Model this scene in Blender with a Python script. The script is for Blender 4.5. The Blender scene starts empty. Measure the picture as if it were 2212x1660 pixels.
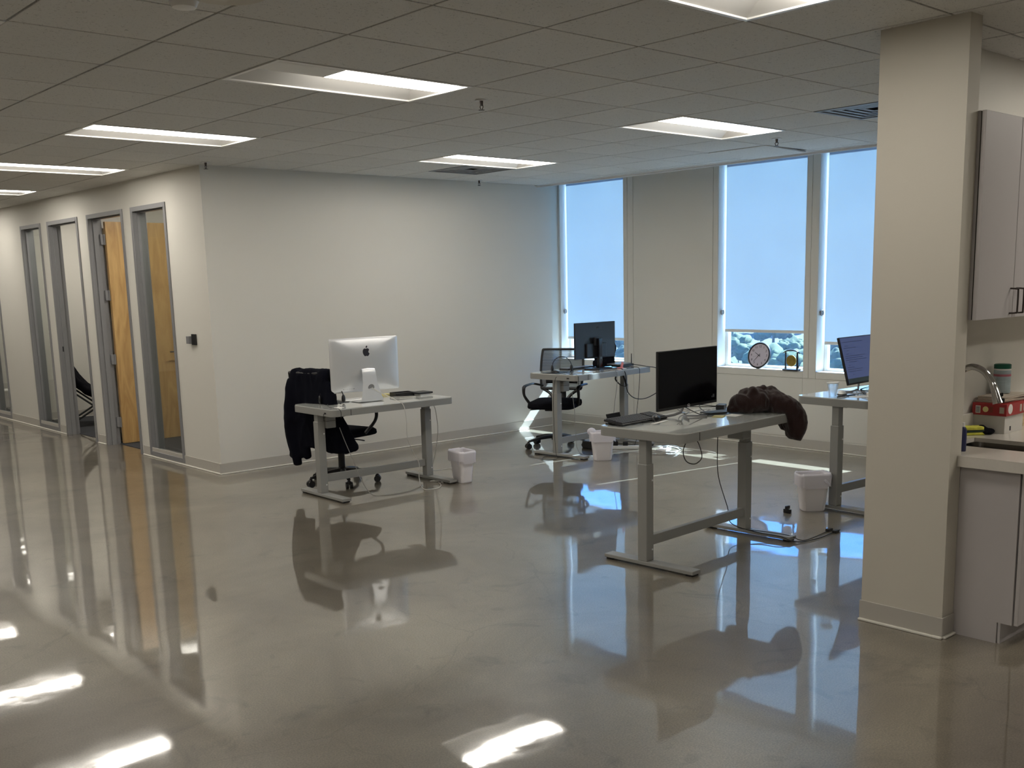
import bpy, bmesh, math, random
from mathutils import Vector, Matrix, noise
random.seed(7)
sc = bpy.context.scene
COL = sc.collection
R = math.radians
H = 2.7722

# ------------------------------------------------------------------ camera
cam = bpy.data.cameras.new('camera')
camo = bpy.data.objects.new('camera', cam)
COL.objects.link(camo)
yaw, pit, rol = 0.8345, 0.1730, -0.0228
fw = Vector((math.cos(yaw)*math.cos(pit), math.sin(yaw)*math.cos(pit), -math.sin(pit)))
rt = Vector((math.sin(yaw), -math.cos(yaw), 0))
up = rt.cross(fw)
r2 = rt*math.cos(rol) + up*math.sin(rol)
u2 = -rt*math.sin(rol) + up*math.cos(rol)
m = Matrix((r2, u2, -fw)).transposed().to_4x4()
m.translation = Vector((-2.6718, -4.6612, H-1.08575))
camo.matrix_world = m
cam.sensor_width = 36
cam.lens = 2241.29*36/2212
cam.shift_x = (1106-1138.45)/2212
cam.shift_y = (1002.58-830)/2212
cam.clip_end = 2000
sc.camera = camo

# ------------------------------------------------------------------ world, sun, exposure
w = bpy.data.worlds.new('sky'); sc.world = w; w.use_nodes = True
nt = w.node_tree; nt.nodes.clear()
out = nt.nodes.new('ShaderNodeOutputWorld'); bg = nt.nodes.new('ShaderNodeBackground')
tc = nt.nodes.new('ShaderNodeTexCoord'); sx = nt.nodes.new('ShaderNodeSeparateXYZ')
cr = nt.nodes.new('ShaderNodeValToRGB')
nt.links.new(tc.outputs['Generated'], sx.inputs[0]); nt.links.new(sx.outputs['Z'], cr.inputs[0])
cr.color_ramp.elements[0].position = 0.0; cr.color_ramp.elements[0].color = (0.48, 0.78, 1.0, 1)
cr.color_ramp.elements[1].position = 0.75; cr.color_ramp.elements[1].color = (0.09, 0.28, 0.85, 1)
e = cr.color_ramp.elements.new(0.18); e.color = (0.18, 0.46, 1.0, 1)
nt.links.new(cr.outputs[0], bg.inputs[0]); nt.links.new(bg.outputs[0], out.inputs[0])
SKY = 2.4
bg.inputs[1].default_value = SKY
sun = bpy.data.lights.new('sun', 'SUN'); sun.energy = 26.0; sun.angle = R(0.6); sun.color = (1.0, 0.97, 0.90)
suno = bpy.data.objects.new('sun', sun); COL.objects.link(suno)
suno.rotation_euler = Vector((-0.97, 0.155, -1.0)).to_track_quat('-Z', 'Y').to_euler()
suno.location = (20, -3, 20)
sc.view_settings.view_transform = 'Standard'; sc.view_settings.look = 'None'
sc.view_settings.exposure = 0.85; sc.view_settings.gamma = 1.0; sc.view_settings.use_curve_mapping = False
LAMP = 10.3

# ------------------------------------------------------------------ materials
def mat(name, col, rough=0.5, metal=0.0, coat=0.0, coat_r=0.03, noise_s=0, noise_a=0.0, bump=0.0, bump_s=50,
        trans=0.0, emit=None, es=0.0, spec=0.5, alpha=1.0, rnd=0.0, sheen=0.0, stretch=None):
    M = bpy.data.materials.new(name); M.use_nodes = True
    n = M.node_tree; b = n.nodes['Principled BSDF']
    col = tuple(col)+(1,)
    b.inputs['Base Color'].default_value = col
    b.inputs['Roughness'].default_value = rough; b.inputs['Metallic'].default_value = metal
    b.inputs['Coat Weight'].default_value = coat; b.inputs['Coat Roughness'].default_value = coat_r
    b.inputs['Transmission Weight'].default_value = trans; b.inputs['Alpha'].default_value = alpha
    b.inputs['Specular IOR Level'].default_value = spec
    b.inputs['Sheen Weight'].default_value = sheen
    if emit: b.inputs['Emission Color'].default_value = tuple(emit)+(1,); b.inputs['Emission Strength'].default_value = es
    t = n.nodes.new('ShaderNodeTexCoord')
    src = t.outputs['Object']
    if stretch:
        mp = n.nodes.new('ShaderNodeMapping'); mp.inputs['Scale'].default_value = stretch
        n.links.new(src, mp.inputs[0]); src = mp.outputs[0]
    last = None
    if noise_a or rnd:
        mx = n.nodes.new('ShaderNodeMix'); mx.data_type = 'RGBA'
        mx.inputs['A'].default_value = tuple(c*(1-noise_a) for c in col[:3])+(1,)
        mx.inputs['B'].default_value = tuple(min(1, c*(1+noise_a)) for c in col[:3])+(1,)
        nz = n.nodes.new('ShaderNodeTexNoise'); nz.inputs['Scale'].default_value = noise_s or 5; nz.inputs['Detail'].default_value = 5
        n.links.new(src, nz.inputs['Vector']); n.links.new(nz.outputs[0], mx.inputs['Factor'])
        last = mx.outputs['Result']
        if rnd:
            oi = n.nodes.new('ShaderNodeObjectInfo'); mr = n.nodes.new('ShaderNodeMapRange')
            mr.inputs[3].default_value = 1-rnd; mr.inputs[4].default_value = 1+rnd
            hs = n.nodes.new('ShaderNodeHueSaturation')
            n.links.new(oi.outputs['Random'], mr.inputs[0]); n.links.new(mr.outputs[0], hs.inputs['Value'])
            n.links.new(last, hs.inputs['Color']); last = hs.outputs[0]
        n.links.new(last, b.inputs['Base Color'])
    if bump:
        nb = n.nodes.new('ShaderNodeTexNoise'); nb.inputs['Scale'].default_value = bump_s; nb.inputs['Detail'].default_value = 3
        bp = n.nodes.new('ShaderNodeBump'); bp.inputs['Strength'].default_value = bump; bp.inputs['Distance'].default_value = 0.01
        n.links.new(src, nb.inputs['Vector']); n.links.new(nb.outputs[0], bp.inputs['Height']); n.links.new(bp.outputs[0], b.inputs['Normal'])
    return M

M = {}
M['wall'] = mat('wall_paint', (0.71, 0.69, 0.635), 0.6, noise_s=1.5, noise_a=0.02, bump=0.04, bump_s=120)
M['wallc'] = mat('wall_paint_shaded', (0.62, 0.585, 0.51), 0.6, noise_s=1.5, noise_a=0.02, bump=0.04, bump_s=120)  # wall paint darkened and warmed; the column's shading is put into the colour
M['base'] = mat('vinyl_baseboard', (0.50, 0.475, 0.43), 0.45)
M['toe'] = mat('baseboard_toe', (0.80, 0.77, 0.70), 0.4)
M['grid'] = mat('ceiling_grid_metal', (0.10, 0.09, 0.08), 0.7)
M['gridw'] = mat('ceiling_angle_metal', (0.80, 0.80, 0.80), 0.5)
M['white'] = mat('white_enamel', (0.85, 0.84, 0.82), 0.35)
M['reflector'] = mat('lamp_reflector', (0.62, 0.61, 0.59), 0.35)
M['steel'] = mat('frame_grey_paint', (0.235, 0.235, 0.245), 0.35, noise_s=3, noise_a=0.05)
M['desk'] = mat('desk_grey_metal', (0.30, 0.30, 0.285), 0.4, noise_s=3, noise_a=0.04)
M['glass_top'] = mat('desk_glass_top', (0.66, 0.68, 0.66), 0.25, coat=1.0, coat_r=0.01, spec=0.8)
M['glass_edge'] = mat('desk_glass_edge', (0.30, 0.48, 0.42), 0.1, coat=1.0)
M['black'] = mat('black_plastic', (0.012, 0.012, 0.014), 0.4, noise_s=20, noise_a=0.2)
M['keys'] = mat('dark_grey_keys', (0.035, 0.037, 0.045), 0.45)
M['blackgloss'] = mat('black_gloss', (0.004, 0.004, 0.006), 0.12, spec=0.5)
M['fabric'] = mat('black_fabric', (0.007, 0.007, 0.010), 0.95, bump=0.4, bump_s=300, noise_s=60, noise_a=0.3, spec=0.1)
M['navy'] = mat('navy_coat_cloth', (0.004, 0.0045, 0.009), 0.95, bump=0.4, bump_s=250, noise_s=8, noise_a=0.3, spec=0.1)
M['brown'] = mat('dark_brown_fleece', (0.030, 0.016, 0.015), 1.0, bump=0.5, bump_s=200, noise_s=9, noise_a=0.35, spec=0.1, sheen=0.25)
M['alu'] = mat('brushed_aluminium', (0.80, 0.81, 0.83), 0.38, metal=0.6, noise_s=3, noise_a=0.03)
M['chrome'] = mat('chrome', (0.62, 0.62, 0.62), 0.08, metal=1.0)
M['chromedark'] = mat('dark_steel_handle', (0.10, 0.085, 0.08), 0.3, metal=0.8)
M['stain'] = mat('brushed_steel_sink', (0.13, 0.12, 0.11), 0.25, metal=1.0, noise_s=6, noise_a=0.1, stretch=(1, 20, 1))
M['lam'] = mat('cabinet_laminate', (0.52, 0.49, 0.49), 0.5, noise_s=4, noise_a=0.02)
M['dark'] = mat('dark_gap', (0.02, 0.018, 0.016), 0.8)
M['counter'] = mat('quartz_counter', (0.66, 0.625, 0.57), 0.25, noise_s=90, noise_a=0.05, coat=0.4, coat_r=0.08)
M['bin'] = mat('white_bin_plastic', (0.86, 0.83, 0.86), 0.45)
M['cordw'] = mat('white_cord', (0.58, 0.56, 0.52), 0.45)
M['cordg'] = mat('grey_cord', (0.30, 0.29, 0.27), 0.5)
M['cordb'] = mat('black_cord', (0.01, 0.01, 0.012), 0.5)
M['paper'] = mat('white_paper', (0.78, 0.77, 0.74), 0.7)
M['yellow'] = mat('yellow_note', (0.75, 0.66, 0.30), 0.7)
M['pink'] = mat('pink_note', (0.85, 0.25, 0.22), 0.7)
M['red'] = mat('red_carton', (0.36, 0.018, 0.022), 0.4, noise_s=6, noise_a=0.15)
M['kraft'] = mat('newsprint', (0.44, 0.38, 0.31), 0.8, noise_s=8, noise_a=0.15)
M['box'] = mat('white_carton', (0.62, 0.60, 0.56), 0.6)
M['green'] = mat('dark_green_lid', (0.0, 0.09, 0.05), 0.4)
M['spongey'] = mat('yellow_sponge', (0.62, 0.60, 0.08), 0.9, noise_s=40, noise_a=0.3, bump=0.5)
M['spongeg'] = mat('green_scourer', (0.03, 0.05, 0.035), 0.95, bump=0.5)
M['blue'] = mat('navy_bottle', (0.02, 0.025, 0.09), 0.35)
M['banana'] = mat('yellow_peel', (0.55, 0.50, 0.12), 0.5, noise_s=20, noise_a=0.3)
M['gold'] = mat('gold_disc', (0.42, 0.30, 0.07), 0.35, metal=0.7, noise_s=25, noise_a=0.5, bump=0.5, bump_s=40)
M['face'] = mat('clock_face', (0.62, 0.57, 0.66), 0.4, coat=0.5)
M['ink'] = mat('black_ink', (0.02, 0.02, 0.03), 0.6)
M['mug'] = mat('paper_cup_brown', (0.16, 0.07, 0.04), 0.5)
M['carpet'] = mat('office_carpet', (0.045, 0.047, 0.055), 1.0, noise_s=6, noise_a=0.7, bump=0.5, bump_s=200, stretch=(1, 5, 1))
M['grille'] = mat('vent_grey', (0.27, 0.28, 0.29), 0.5)
M['sill'] = mat('window_frame_white', (0.74, 0.74, 0.72), 0.35)
M['strap'] = mat('black_strap', (0.01, 0.01, 0.012), 0.7)
M['logo'] = mat('grey_logo', (0.10, 0.11, 0.12), 0.4)
M['label'] = mat('grey_label_print', (0.33, 0.40, 0.42), 0.6, noise_s=14, noise_a=0.4, stretch=(1, 1, 9))
M['labelr'] = mat('red_label_band', (0.40, 0.12, 0.15), 0.6)
M['trunk'] = mat('tree_bark', (0.10, 0.08, 0.06), 0.9)
M['roof'] = mat('house_roof', (0.35, 0.12, 0.09), 0.8)
M['house'] = mat('house_wall', (0.75, 0.73, 0.70), 0.8)
M['clearp'] = mat('clear_plastic', (0.9, 0.95, 1.0), 0.1, trans=0.9, alpha=0.45)
M['screenoff'] = mat('screen_off', (0.002, 0.002, 0.004), 0.15, spec=0.14)
M['screenon'] = mat('screen_on', (0.02, 0.02, 0.03), 0.3, emit=(0.026, 0.037, 0.085), es=1.0)
M['screenline'] = mat('screen_line', (0.02, 0.02, 0.03), 0.3, emit=(0.007, 0.011, 0.030), es=1.0)
M['screenbar'] = mat('screen_bar', (0.02, 0.03, 0.03), 0.3, emit=(0.007, 0.012, 0.014), es=1.0)

def wood():
    X = mat('maple_veneer', (0.44, 0.255, 0.09), 0.35, coat=0.3, coat_r=0.15)
    n = X.node_tree; b = n.nodes['Principled BSDF']
    t = n.nodes.new('ShaderNodeTexCoord'); mp = n.nodes.new('ShaderNodeMapping'); mp.inputs['Scale'].default_value = (3, 3, 0.45)
    nz = n.nodes.new('ShaderNodeTexNoise'); nz.inputs['Scale'].default_value = 3.5; nz.inputs['Detail'].default_value = 8; nz.inputs['Distortion'].default_value = 1.6
    c = n.nodes.new('ShaderNodeValToRGB'); c.color_ramp.elements[0].position = .3; c.color_ramp.elements[1].position = .72
    c.color_ramp.elements[0].color = (0.46, 0.27, 0.10, 1); c.color_ramp.elements[1].color = (0.68, 0.45, 0.19, 1)
    n.links.new(t.outputs['Object'], mp.inputs[0]); n.links.new(mp.outputs[0], nz.inputs[0]); n.links.new(nz.outputs[0], c.inputs[0]); n.links.new(c.outputs[0], b.inputs['Base Color'])
    return X
M['wood'] = wood()

def floor_mat():
    X = bpy.data.materials.new('polished_concrete'); X.use_nodes = True
    n = X.node_tree; L = n.links; b = n.nodes['Principled BSDF']
    t = n.nodes.new('ShaderNodeTexCoord')
    def nz(s, d, vec=None, dist=0.0, rough=0.5):
        k = n.nodes.new('ShaderNodeTexNoise'); k.inputs['Scale'].default_value = s; k.inputs['Detail'].default_value = d
        k.inputs['Distortion'].default_value = dist; k.inputs['Roughness'].default_value = rough
        L.new(vec or t.outputs['Object'], k.inputs['Vector']); return k
    a = nz(0.9, 6, dist=0.6, rough=0.6); r = n.nodes.new('ShaderNodeValToRGB')
    r.color_ramp.elements[0].position = 0.30; r.color_ramp.elements[0].color = (0.115, 0.096, 0.070, 1)
    r.color_ramp.elements[1].position = 0.70; r.color_ramp.elements[1].color = (0.245, 0.215, 0.165, 1)
    L.new(a.outputs[0], r.inputs[0])
    # fine sand and aggregate
    f = nz(140, 4, rough=0.7); rf = n.nodes.new('ShaderNodeMapRange'); rf.inputs[1].default_value = .3; rf.inputs[2].default_value = .7; rf.inputs[3].default_value = .62; rf.inputs[4].default_value = 1.38
    L.new(f.outputs[0], rf.inputs[0])
    m1 = n.nodes.new('ShaderNodeVectorMath'); m1.operation = 'SCALE'; L.new(r.outputs[0], m1.inputs[0]); L.new(rf.outputs[0], m1.inputs['Scale'])
    # cloudy dark marks
    g = nz(2.6, 5, dist=1.4, rough=0.65); rg = n.nodes.new('ShaderNodeMapRange'); rg.inputs[1].default_value = .58; rg.inputs[2].default_value = .74; rg.inputs[3].default_value = 1.0; rg.inputs[4].default_value = .60
    L.new(g.outputs[0], rg.inputs[0])
    m2 = n.nodes.new('ShaderNodeVectorMath'); m2.operation = 'SCALE'; L.new(m1.outputs[0], m2.inputs[0]); L.new(rg.outputs[0], m2.inputs['Scale'])
    # small roundish stains
    sp = nz(5.5, 2, dist=.3); rs = n.nodes.new('ShaderNodeMapRange'); rs.inputs[1].default_value = .69; rs.inputs[2].default_value = .74; rs.inputs[3].default_value = 1.0; rs.inputs[4].default_value = .80
    L.new(sp.outputs[0], rs.inputs[0]); md = nz(0.35, 3); rm = n.nodes.new('ShaderNodeMapRange'); rm.inputs[1].default_value = .35; rm.inputs[2].default_value = .65; rm.inputs[3].default_value = .88; rm.inputs[4].default_value = 1.12
    L.new(md.outputs[0], rm.inputs[0]); mm = n.nodes.new('ShaderNodeMath'); mm.operation = 'MULTIPLY'; L.new(rs.outputs[0], mm.inputs[0]); L.new(rm.outputs[0], mm.inputs[1])
    m2b = n.nodes.new('ShaderNodeVectorMath'); m2b.operation = 'SCALE'; L.new(m2.outputs[0], m2b.inputs[0]); L.new(mm.outputs[0], m2b.inputs['Scale']); m2 = m2b
    # hairline cracks
    v = n.nodes.new('ShaderNodeTexVoronoi'); v.feature = 'DISTANCE_TO_EDGE'; v.inputs['Scale'].default_value = 0.55
    wv = nz(1.7, 5); ad = n.nodes.new('ShaderNodeMix'); ad.data_type = 'VECTOR'; ad.inputs['Factor'].default_value = 0.28
    L.new(t.outputs['Object'], ad.inputs[4]); L.new(wv.outputs['Color'], ad.inputs[5]); L.new(ad.outputs[1], v.inputs['Vector'])
    rc = n.nodes.new('ShaderNodeMapRange'); rc.inputs[1].default_value = 0.0; rc.inputs[2].default_value = 0.0024; rc.inputs[3].default_value = .82; rc.inputs[4].default_value = 1.0
    L.new(v.outputs['Distance'], rc.inputs[0])
    m3 = n.nodes.new('ShaderNodeVectorMath'); m3.operation = 'SCALE'; L.new(m2.outputs[0], m3.inputs[0]); L.new(rc.outputs[0], m3.inputs['Scale'])
    L.new(m3.outputs[0], b.inputs['Base Color'])
    b.inputs['Roughness'].default_value = 0.33
    b.inputs['Coat Weight'].default_value = 1.0; b.inputs['Coat IOR'].default_value = 2.1
    # polish is a little uneven
    rr = n.nodes.new('ShaderNodeMapRange'); rr.inputs[1].default_value = .35; rr.inputs[2].default_value = .7; rr.inputs[3].default_value = .02; rr.inputs[4].default_value = .06
    L.new(g.outputs[0], rr.inputs[0]); L.new(rr.outputs[0], b.inputs['Coat Roughness'])
    # slab waviness
    w1 = nz(1.6, 2); w2 = nz(9, 2); bp = n.nodes.new('ShaderNodeBump'); bp.inputs['Strength'].default_value = 1.0; bp.inputs['Distance'].default_value = 0.0024
    bq = n.nodes.new('ShaderNodeBump'); bq.inputs['Strength'].default_value = 1.0; bq.inputs['Distance'].default_value = 0.00012
    L.new(w1.outputs[0], bp.inputs['Height']); L.new(w2.outputs[0], bq.inputs['Height']); L.new(bp.outputs[0], bq.inputs['Normal'])
    L.new(bq.outputs[0], b.inputs['Coat Normal'])
    return X
M['floor'] = floor_mat()

def tile_mat():
    X = bpy.data.materials.new('fissured_ceiling_tile'); X.use_nodes = True
    n = X.node_tree; L = n.links; b = n.nodes['Principled BSDF']; b.inputs['Roughness'].default_value = 0.9; b.inputs['Specular IOR Level'].default_value = 0.25
    g = n.nodes.new('ShaderNodeNewGeometry'); mp = n.nodes.new('ShaderNodeMapping'); mp.inputs['Scale'].default_value = (1, 1, 1)
    L.new(g.outputs['Position'], mp.inputs[0])
    k = n.nodes.new('ShaderNodeTexNoise'); k.inputs['Scale'].default_value = 70; k.inputs['Detail'].default_value = 3; k.inputs['Distortion'].default_value = 1.5
    L.new(mp.outputs[0], k.inputs[0])
    r = n.nodes.new('ShaderNodeMapRange'); r.inputs[1].default_value = .60; r.inputs[2].default_value = .70; r.inputs[3].default_value = 1.0; r.inputs[4].default_value = .58
    L.new(k.outputs[0], r.inputs[0])
    oi = n.nodes.new('ShaderNodeObjectInfo'); mr = n.nodes.new('ShaderNodeMapRange'); mr.inputs[3].default_value = .96; mr.inputs[4].default_value = 1.03
    L.new(oi.outputs['Random'], mr.inputs[0])
    ml = n.nodes.new('ShaderNodeMath'); ml.operation = 'MULTIPLY'; L.new(r.outputs[0], ml.inputs[0]); L.new(mr.outputs[0], ml.inputs[1])
    s = n.nodes.new('ShaderNodeVectorMath'); s.operation = 'SCALE'; s.inputs[0].default_value = (0.72, 0.71, 0.68); L.new(ml.outputs[0], s.inputs['Scale'])
    L.new(s.outputs[0], b.inputs['Base Color'])
    return X
M['tile'] = tile_mat()

def glass_mat(name, tint, refl=0.06):
    X = bpy.data.materials.new(name); X.use_nodes = True
    n = X.node_tree; L = n.links; n.nodes.clear()
    o = n.nodes.new('ShaderNodeOutputMaterial'); t = n.nodes.new('ShaderNodeBsdfTransparent'); t.inputs[0].default_value = tuple(tint)+(1,)
    g = n.nodes.new('ShaderNodeBsdfGlossy'); g.inputs['Roughness'].default_value = 0.0
    lw = n.nodes.new('ShaderNodeLayerWeight'); lw.inputs[0].default_value = .5; pw = n.nodes.new('ShaderNodeMath'); pw.operation = 'POWER'; pw.inputs[1].default_value = 4.5
    f = n.nodes.new('ShaderNodeMapRange'); f.inputs[3].default_value = refl*.6; f.inputs[4].default_value = .8; mx = n.nodes.new('ShaderNodeMixShader')
    L.new(lw.outputs['Facing'], pw.inputs[0]); L.new(pw.outputs[0], f.inputs[0]); L.new(f.outputs[0], mx.inputs[0]); L.new(t.outputs[0], mx.inputs[1]); L.new(g.outputs[0], mx.inputs[2]); L.new(mx.outputs[0], o.inputs[0])
    return X
M['pane'] = glass_mat('tinted_window_glass', (0.78, 0.90, 0.99))
M['pane2'] = glass_mat('interior_glass', (0.93, 0.95, 0.94))

def blind_mat():
    X = bpy.data.materials.new('blind_fabric'); X.use_nodes = True
    n = X.node_tree; L = n.links; n.nodes.clear()
    o = n.nodes.new('ShaderNodeOutputMaterial'); d = n.nodes.new('ShaderNodeBsdfDiffuse'); t = n.nodes.new('ShaderNodeBsdfTranslucent')
    d.inputs[0].default_value = (0.50, 0.55, 0.62, 1)
    tcx = n.nodes.new('ShaderNodeTexCoord'); k = n.nodes.new('ShaderNodeTexNoise'); k.inputs['Scale'].default_value = 3; k.inputs['Detail'].default_value = 3
    L.new(tcx.outputs['Object'], k.inputs[0])
    mc = n.nodes.new('ShaderNodeMix'); mc.data_type = 'RGBA'; mc.inputs['A'].default_value = (0.62, 0.73, 0.82, 1); mc.inputs['B'].default_value = (0.70, 0.82, 0.91, 1)
    L.new(k.outputs[0], mc.inputs['Factor']); L.new(mc.outputs['Result'], t.inputs[0])
    mx = n.nodes.new('ShaderNodeMixShader'); mx.inputs[0].default_value = 0.28
    L.new(d.outputs[0], mx.inputs[1]); L.new(t.outputs[0], mx.inputs[2]); L.new(mx.outputs[0], o.inputs[0])
    return X
M['blind'] = blind_mat()

def thin_mat(name, col, amount, rough=0.9):
    """fabric mesh or thin film: part see-through"""
    X = bpy.data.materials.new(name); X.use_nodes = True
    n = X.node_tree; L = n.links; n.nodes.clear()
    o = n.nodes.new('ShaderNodeOutputMaterial'); d = n.nodes.new('ShaderNodeBsdfDiffuse'); d.inputs[0].default_value = tuple(col)+(1,)
    t = n.nodes.new('ShaderNodeBsdfTransparent'); mx = n.nodes.new('ShaderNodeMixShader'); mx.inputs[0].default_value = amount
    L.new(d.outputs[0], mx.inputs[1]); L.new(t.outputs[0], mx.inputs[2]); L.new(mx.outputs[0], o.inputs[0])
    return X
M['mesh'] = thin_mat('chair_mesh_fabric', (0.02, 0.022, 0.03), 0.42)
def bag_mat():
    X = bpy.data.materials.new('bin_liner_film'); X.use_nodes = True
    n = X.node_tree; L = n.links; n.nodes.clear()
    o = n.nodes.new('ShaderNodeOutputMaterial'); d = n.nodes.new('ShaderNodeBsdfPrincipled'); d.inputs['Base Color'].default_value = (0.92, 0.90, 0.94, 1); d.inputs['Roughness'].default_value = 0.3
    t = n.nodes.new('ShaderNodeBsdfTranslucent'); t.inputs[0].default_value = (0.85, 0.82, 0.9, 1); mx = n.nodes.new('ShaderNodeMixShader'); mx.inputs[0].default_value = 0.35
    L.new(d.outputs[0], mx.inputs[1]); L.new(t.outputs[0], mx.inputs[2]); L.new(mx.outputs[0], o.inputs[0])
    return X
M['bag'] = bag_mat()
def emis(name, col, s):
    X = bpy.data.materials.new(name); X.use_nodes = True
    n = X.node_tree; n.nodes.clear(); o = n.nodes.new('ShaderNodeOutputMaterial'); e_ = n.nodes.new('ShaderNodeEmission')
    e_.inputs[0].default_value = tuple(col)+(1,); e_.inputs[1].default_value = s; n.links.new(e_.outputs[0], o.inputs[0]); return X
M['lens'] = emis('lit_diffuser', (1.0, 0.94, 0.84), LAMP)
M['lensdim'] = mat('unlit_diffuser', (0.80, 0.78, 0.75), 0.4)
M['leaf'] = mat('tree_leaves', (0.042, 0.070, 0.028), 0.9, noise_s=2.6, noise_a=0.8, rnd=0.4, bump=1.0, bump_s=3)
M['hill'] = mat('hillside_ground', (0.05, 0.055, 0.04), 0.9, noise_s=0.05, noise_a=0.4)

# ------------------------------------------------------------------ helpers
def tag(o, label=None, cat=None, group=None, kind=None):
    if label: o['label'] = label
    if cat: o['category'] = cat
    if group: o['group'] = group
    if kind: o['kind'] = kind
    return o
def empty(name, loc, rz, label, cat, group=None):
    o = bpy.data.objects.new(name, None); COL.objects.link(o); o.location = loc; o.rotation_euler = (0, 0, rz); o.empty_display_size = .1
    return tag(o, label, cat, group)
class B:
    """collects shapes into one mesh"""
    def __init__(s): s.bm = bmesh.new()
    def box(s, x0, x1, y0, y1, z0, z1, bev=0.0, seg=2, mx=None):
        r = bmesh.ops.create_cube(s.bm, size=1.0)
        vs = r['verts']
        T = Matrix.Translation(((x0+x1)/2, (y0+y1)/2, (z0+z1)/2)) @ Matrix.Diagonal((abs(x1-x0), abs(y1-y0), abs(z1-z0), 1))
        bmesh.ops.transform(s.bm, matrix=T, verts=vs)
        if bev > 0:
            es = list({e for v in vs for e in v.link_edges})
            g = bmesh.ops.bevel(s.bm, geom=es, offset=bev, segments=seg, affect='EDGES', profile=0.5)
            vs = list({v for f in g['faces'] for v in f.verts} | {v for v in vs if v.is_valid})
        if mx: bmesh.ops.transform(s.bm, matrix=mx, verts=vs)
        return s
    def prism(s, pts, z0, z1, mx=None):
        n = len(pts); a = [s.bm.verts.new((p[0], p[1], z0)) for p in pts]; b = [s.bm.verts.new((p[0], p[1], z1)) for p in pts]
        s.bm.faces.new(a[::-1]); s.bm.faces.new(b)
        for i in range(n): s.bm.faces.new((a[i], a[(i+1) % n], b[(i+1) % n], b[i]))
        if mx: bmesh.ops.transform(s.bm, matrix=mx, verts=a+b)
        return s
    def lathe(s, prof, n=24, mx=None, sx=1, sy=1):
        rings = []
        for r, z in prof:
            rings.append([s.bm.verts.new((r*math.cos(2*math.pi*i/n)*sx, r*math.sin(2*math.pi*i/n)*sy, z)) for i in range(n)])
        for a, b in zip(rings, rings[1:]):
            for i in range(n): s.bm.faces.new((a[i], a[(i+1) % n], b[(i+1) % n], b[i]))
        s.bm.faces.new(rings[0][::-1]); s.bm.faces.new(rings[-1])
        if mx: bmesh.ops.transform(s.bm, matrix=mx, verts=[v for g in rings for v in g])
        return s
    def cyl(s, p, q, r, r2=None, n=16):
        p, q = Vector(p), Vector(q); d = q-p
        mx = Matrix.Translation(p) @ d.to_track_quat('Z', 'Y').to_matrix().to_4x4()
        return s.lathe([(r, 0), (r if r2 is None else r2, d.length)], n, mx)
    def tube(s, pts, r, n=8, smooth=4, flat=None, radii=None):
        P = [Vector(p) for p in pts]
        if smooth and len(P) > 2:
            Q = []; RR = []
            for i in range(len(P)-1):
                p0 = P[max(i-1, 0)]; p1 = P[i]; p2 = P[i+1]; p3 = P[min(i+2, len(P)-1)]
                for k in range(smooth):
                    t = k/smooth
                    Q.append(0.5*((2*p1)+(-p0+p2)*t+(2*p0-5*p1+4*p2-p3)*t*t+(-p0+3*p1-3*p2+p3)*t**3))
                    if radii:
                        ra_, rb_ = radii[i], radii[i+1]
                        RR.append(tuple(p_*(1-t)+q_*t for p_, q_ in zip(ra_, rb_)) if isinstance(ra_, tuple) else ra_*(1-t)+rb_*t)
            Q.append(P[-1]); 
            if radii: RR.append(radii[-1])
            P = Q
        else: RR = radii
        rings = []; prev = None
        for i, p in enumerate(P):
            d = (P[min(i+1, len(P)-1)]-P[max(i-1, 0)])
            if d.length < 1e-7: d = Vector((0, 0, 1))
            d.normalize()
            if prev is None: a = d.orthogonal().normalized() if flat is None else (Vector(flat)-d*d.dot(Vector(flat))).normalized()
            else:
                a = prev-d*prev.dot(d)
                if flat is not None: a = Vector(flat)-d*d.dot(Vector(flat))
                if a.length < 1e-6: a = d.orthogonal()
                a.normalize()
            prev = a; b = d.cross(a); rr = RR[i] if RR else r
            ra, rb = (rr if isinstance(rr, tuple) else (rr, rr))
            rings.append([s.bm.verts.new(p+a*ra*math.cos(2*math.pi*k/n)+b*rb*math.sin(2*math.pi*k/n)) for k in range(n)])
        for a, b in zip(rings, rings[1:]):
            for i in range(n): s.bm.faces.new((a[i], a[(i+1) % n], b[(i+1) % n], b[i]))
        s.bm.faces.new(rings[0][::-1]); s.bm.faces.new(rings[-1])
        return s
    def ell(s, c, r, mx=None, sub=3):
        g = bmesh.ops.create_icosphere(s.bm, subdivisions=sub, radius=1.0)
        T = Matrix.Translation(c) @ (mx or Matrix.Identity(4)) @ Matrix.Diagonal((r[0], r[1], r[2], 1))
        bmesh.ops.transform(s.bm, matrix=T, verts=g['verts']); return s
    def make(s, name, material, parent=None, smooth=False, loc=None, autos=True):
        me = bpy.data.meshes.new(name)
        bmesh.ops.recalc_face_normals(s.bm, faces=s.bm.faces)
        s.bm.to_mesh(me); s.bm.free()
        me.materials.append(material)
        if smooth:
            for p in me.polygons: p.use_smooth = True
            if autos:
                try: me.set_sharp_from_angle(angle=R(40))
                except Exception: pass
        o = bpy.data.objects.new(name, me); COL.objects.link(o)
        if parent: o.parent = parent
        if loc: o.location = loc
        return o
def struct(b, name, material, label=None, parent=None, smooth=False):
    o = b.make(name, material, parent, smooth)
    if not parent: o['kind'] = 'structure'
    if label: o['label'] = label
    return o
def copy_tree(o, parent=None, loc=None, rz=None):
    c = o.copy(); COL.objects.link(c); c.parent = parent
    if loc is not None: c.location = loc
    if rz is not None: c.rotation_euler = (0, 0, rz)
    for ch in list(o.children): copy_tree(ch, c)
    return c
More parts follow.
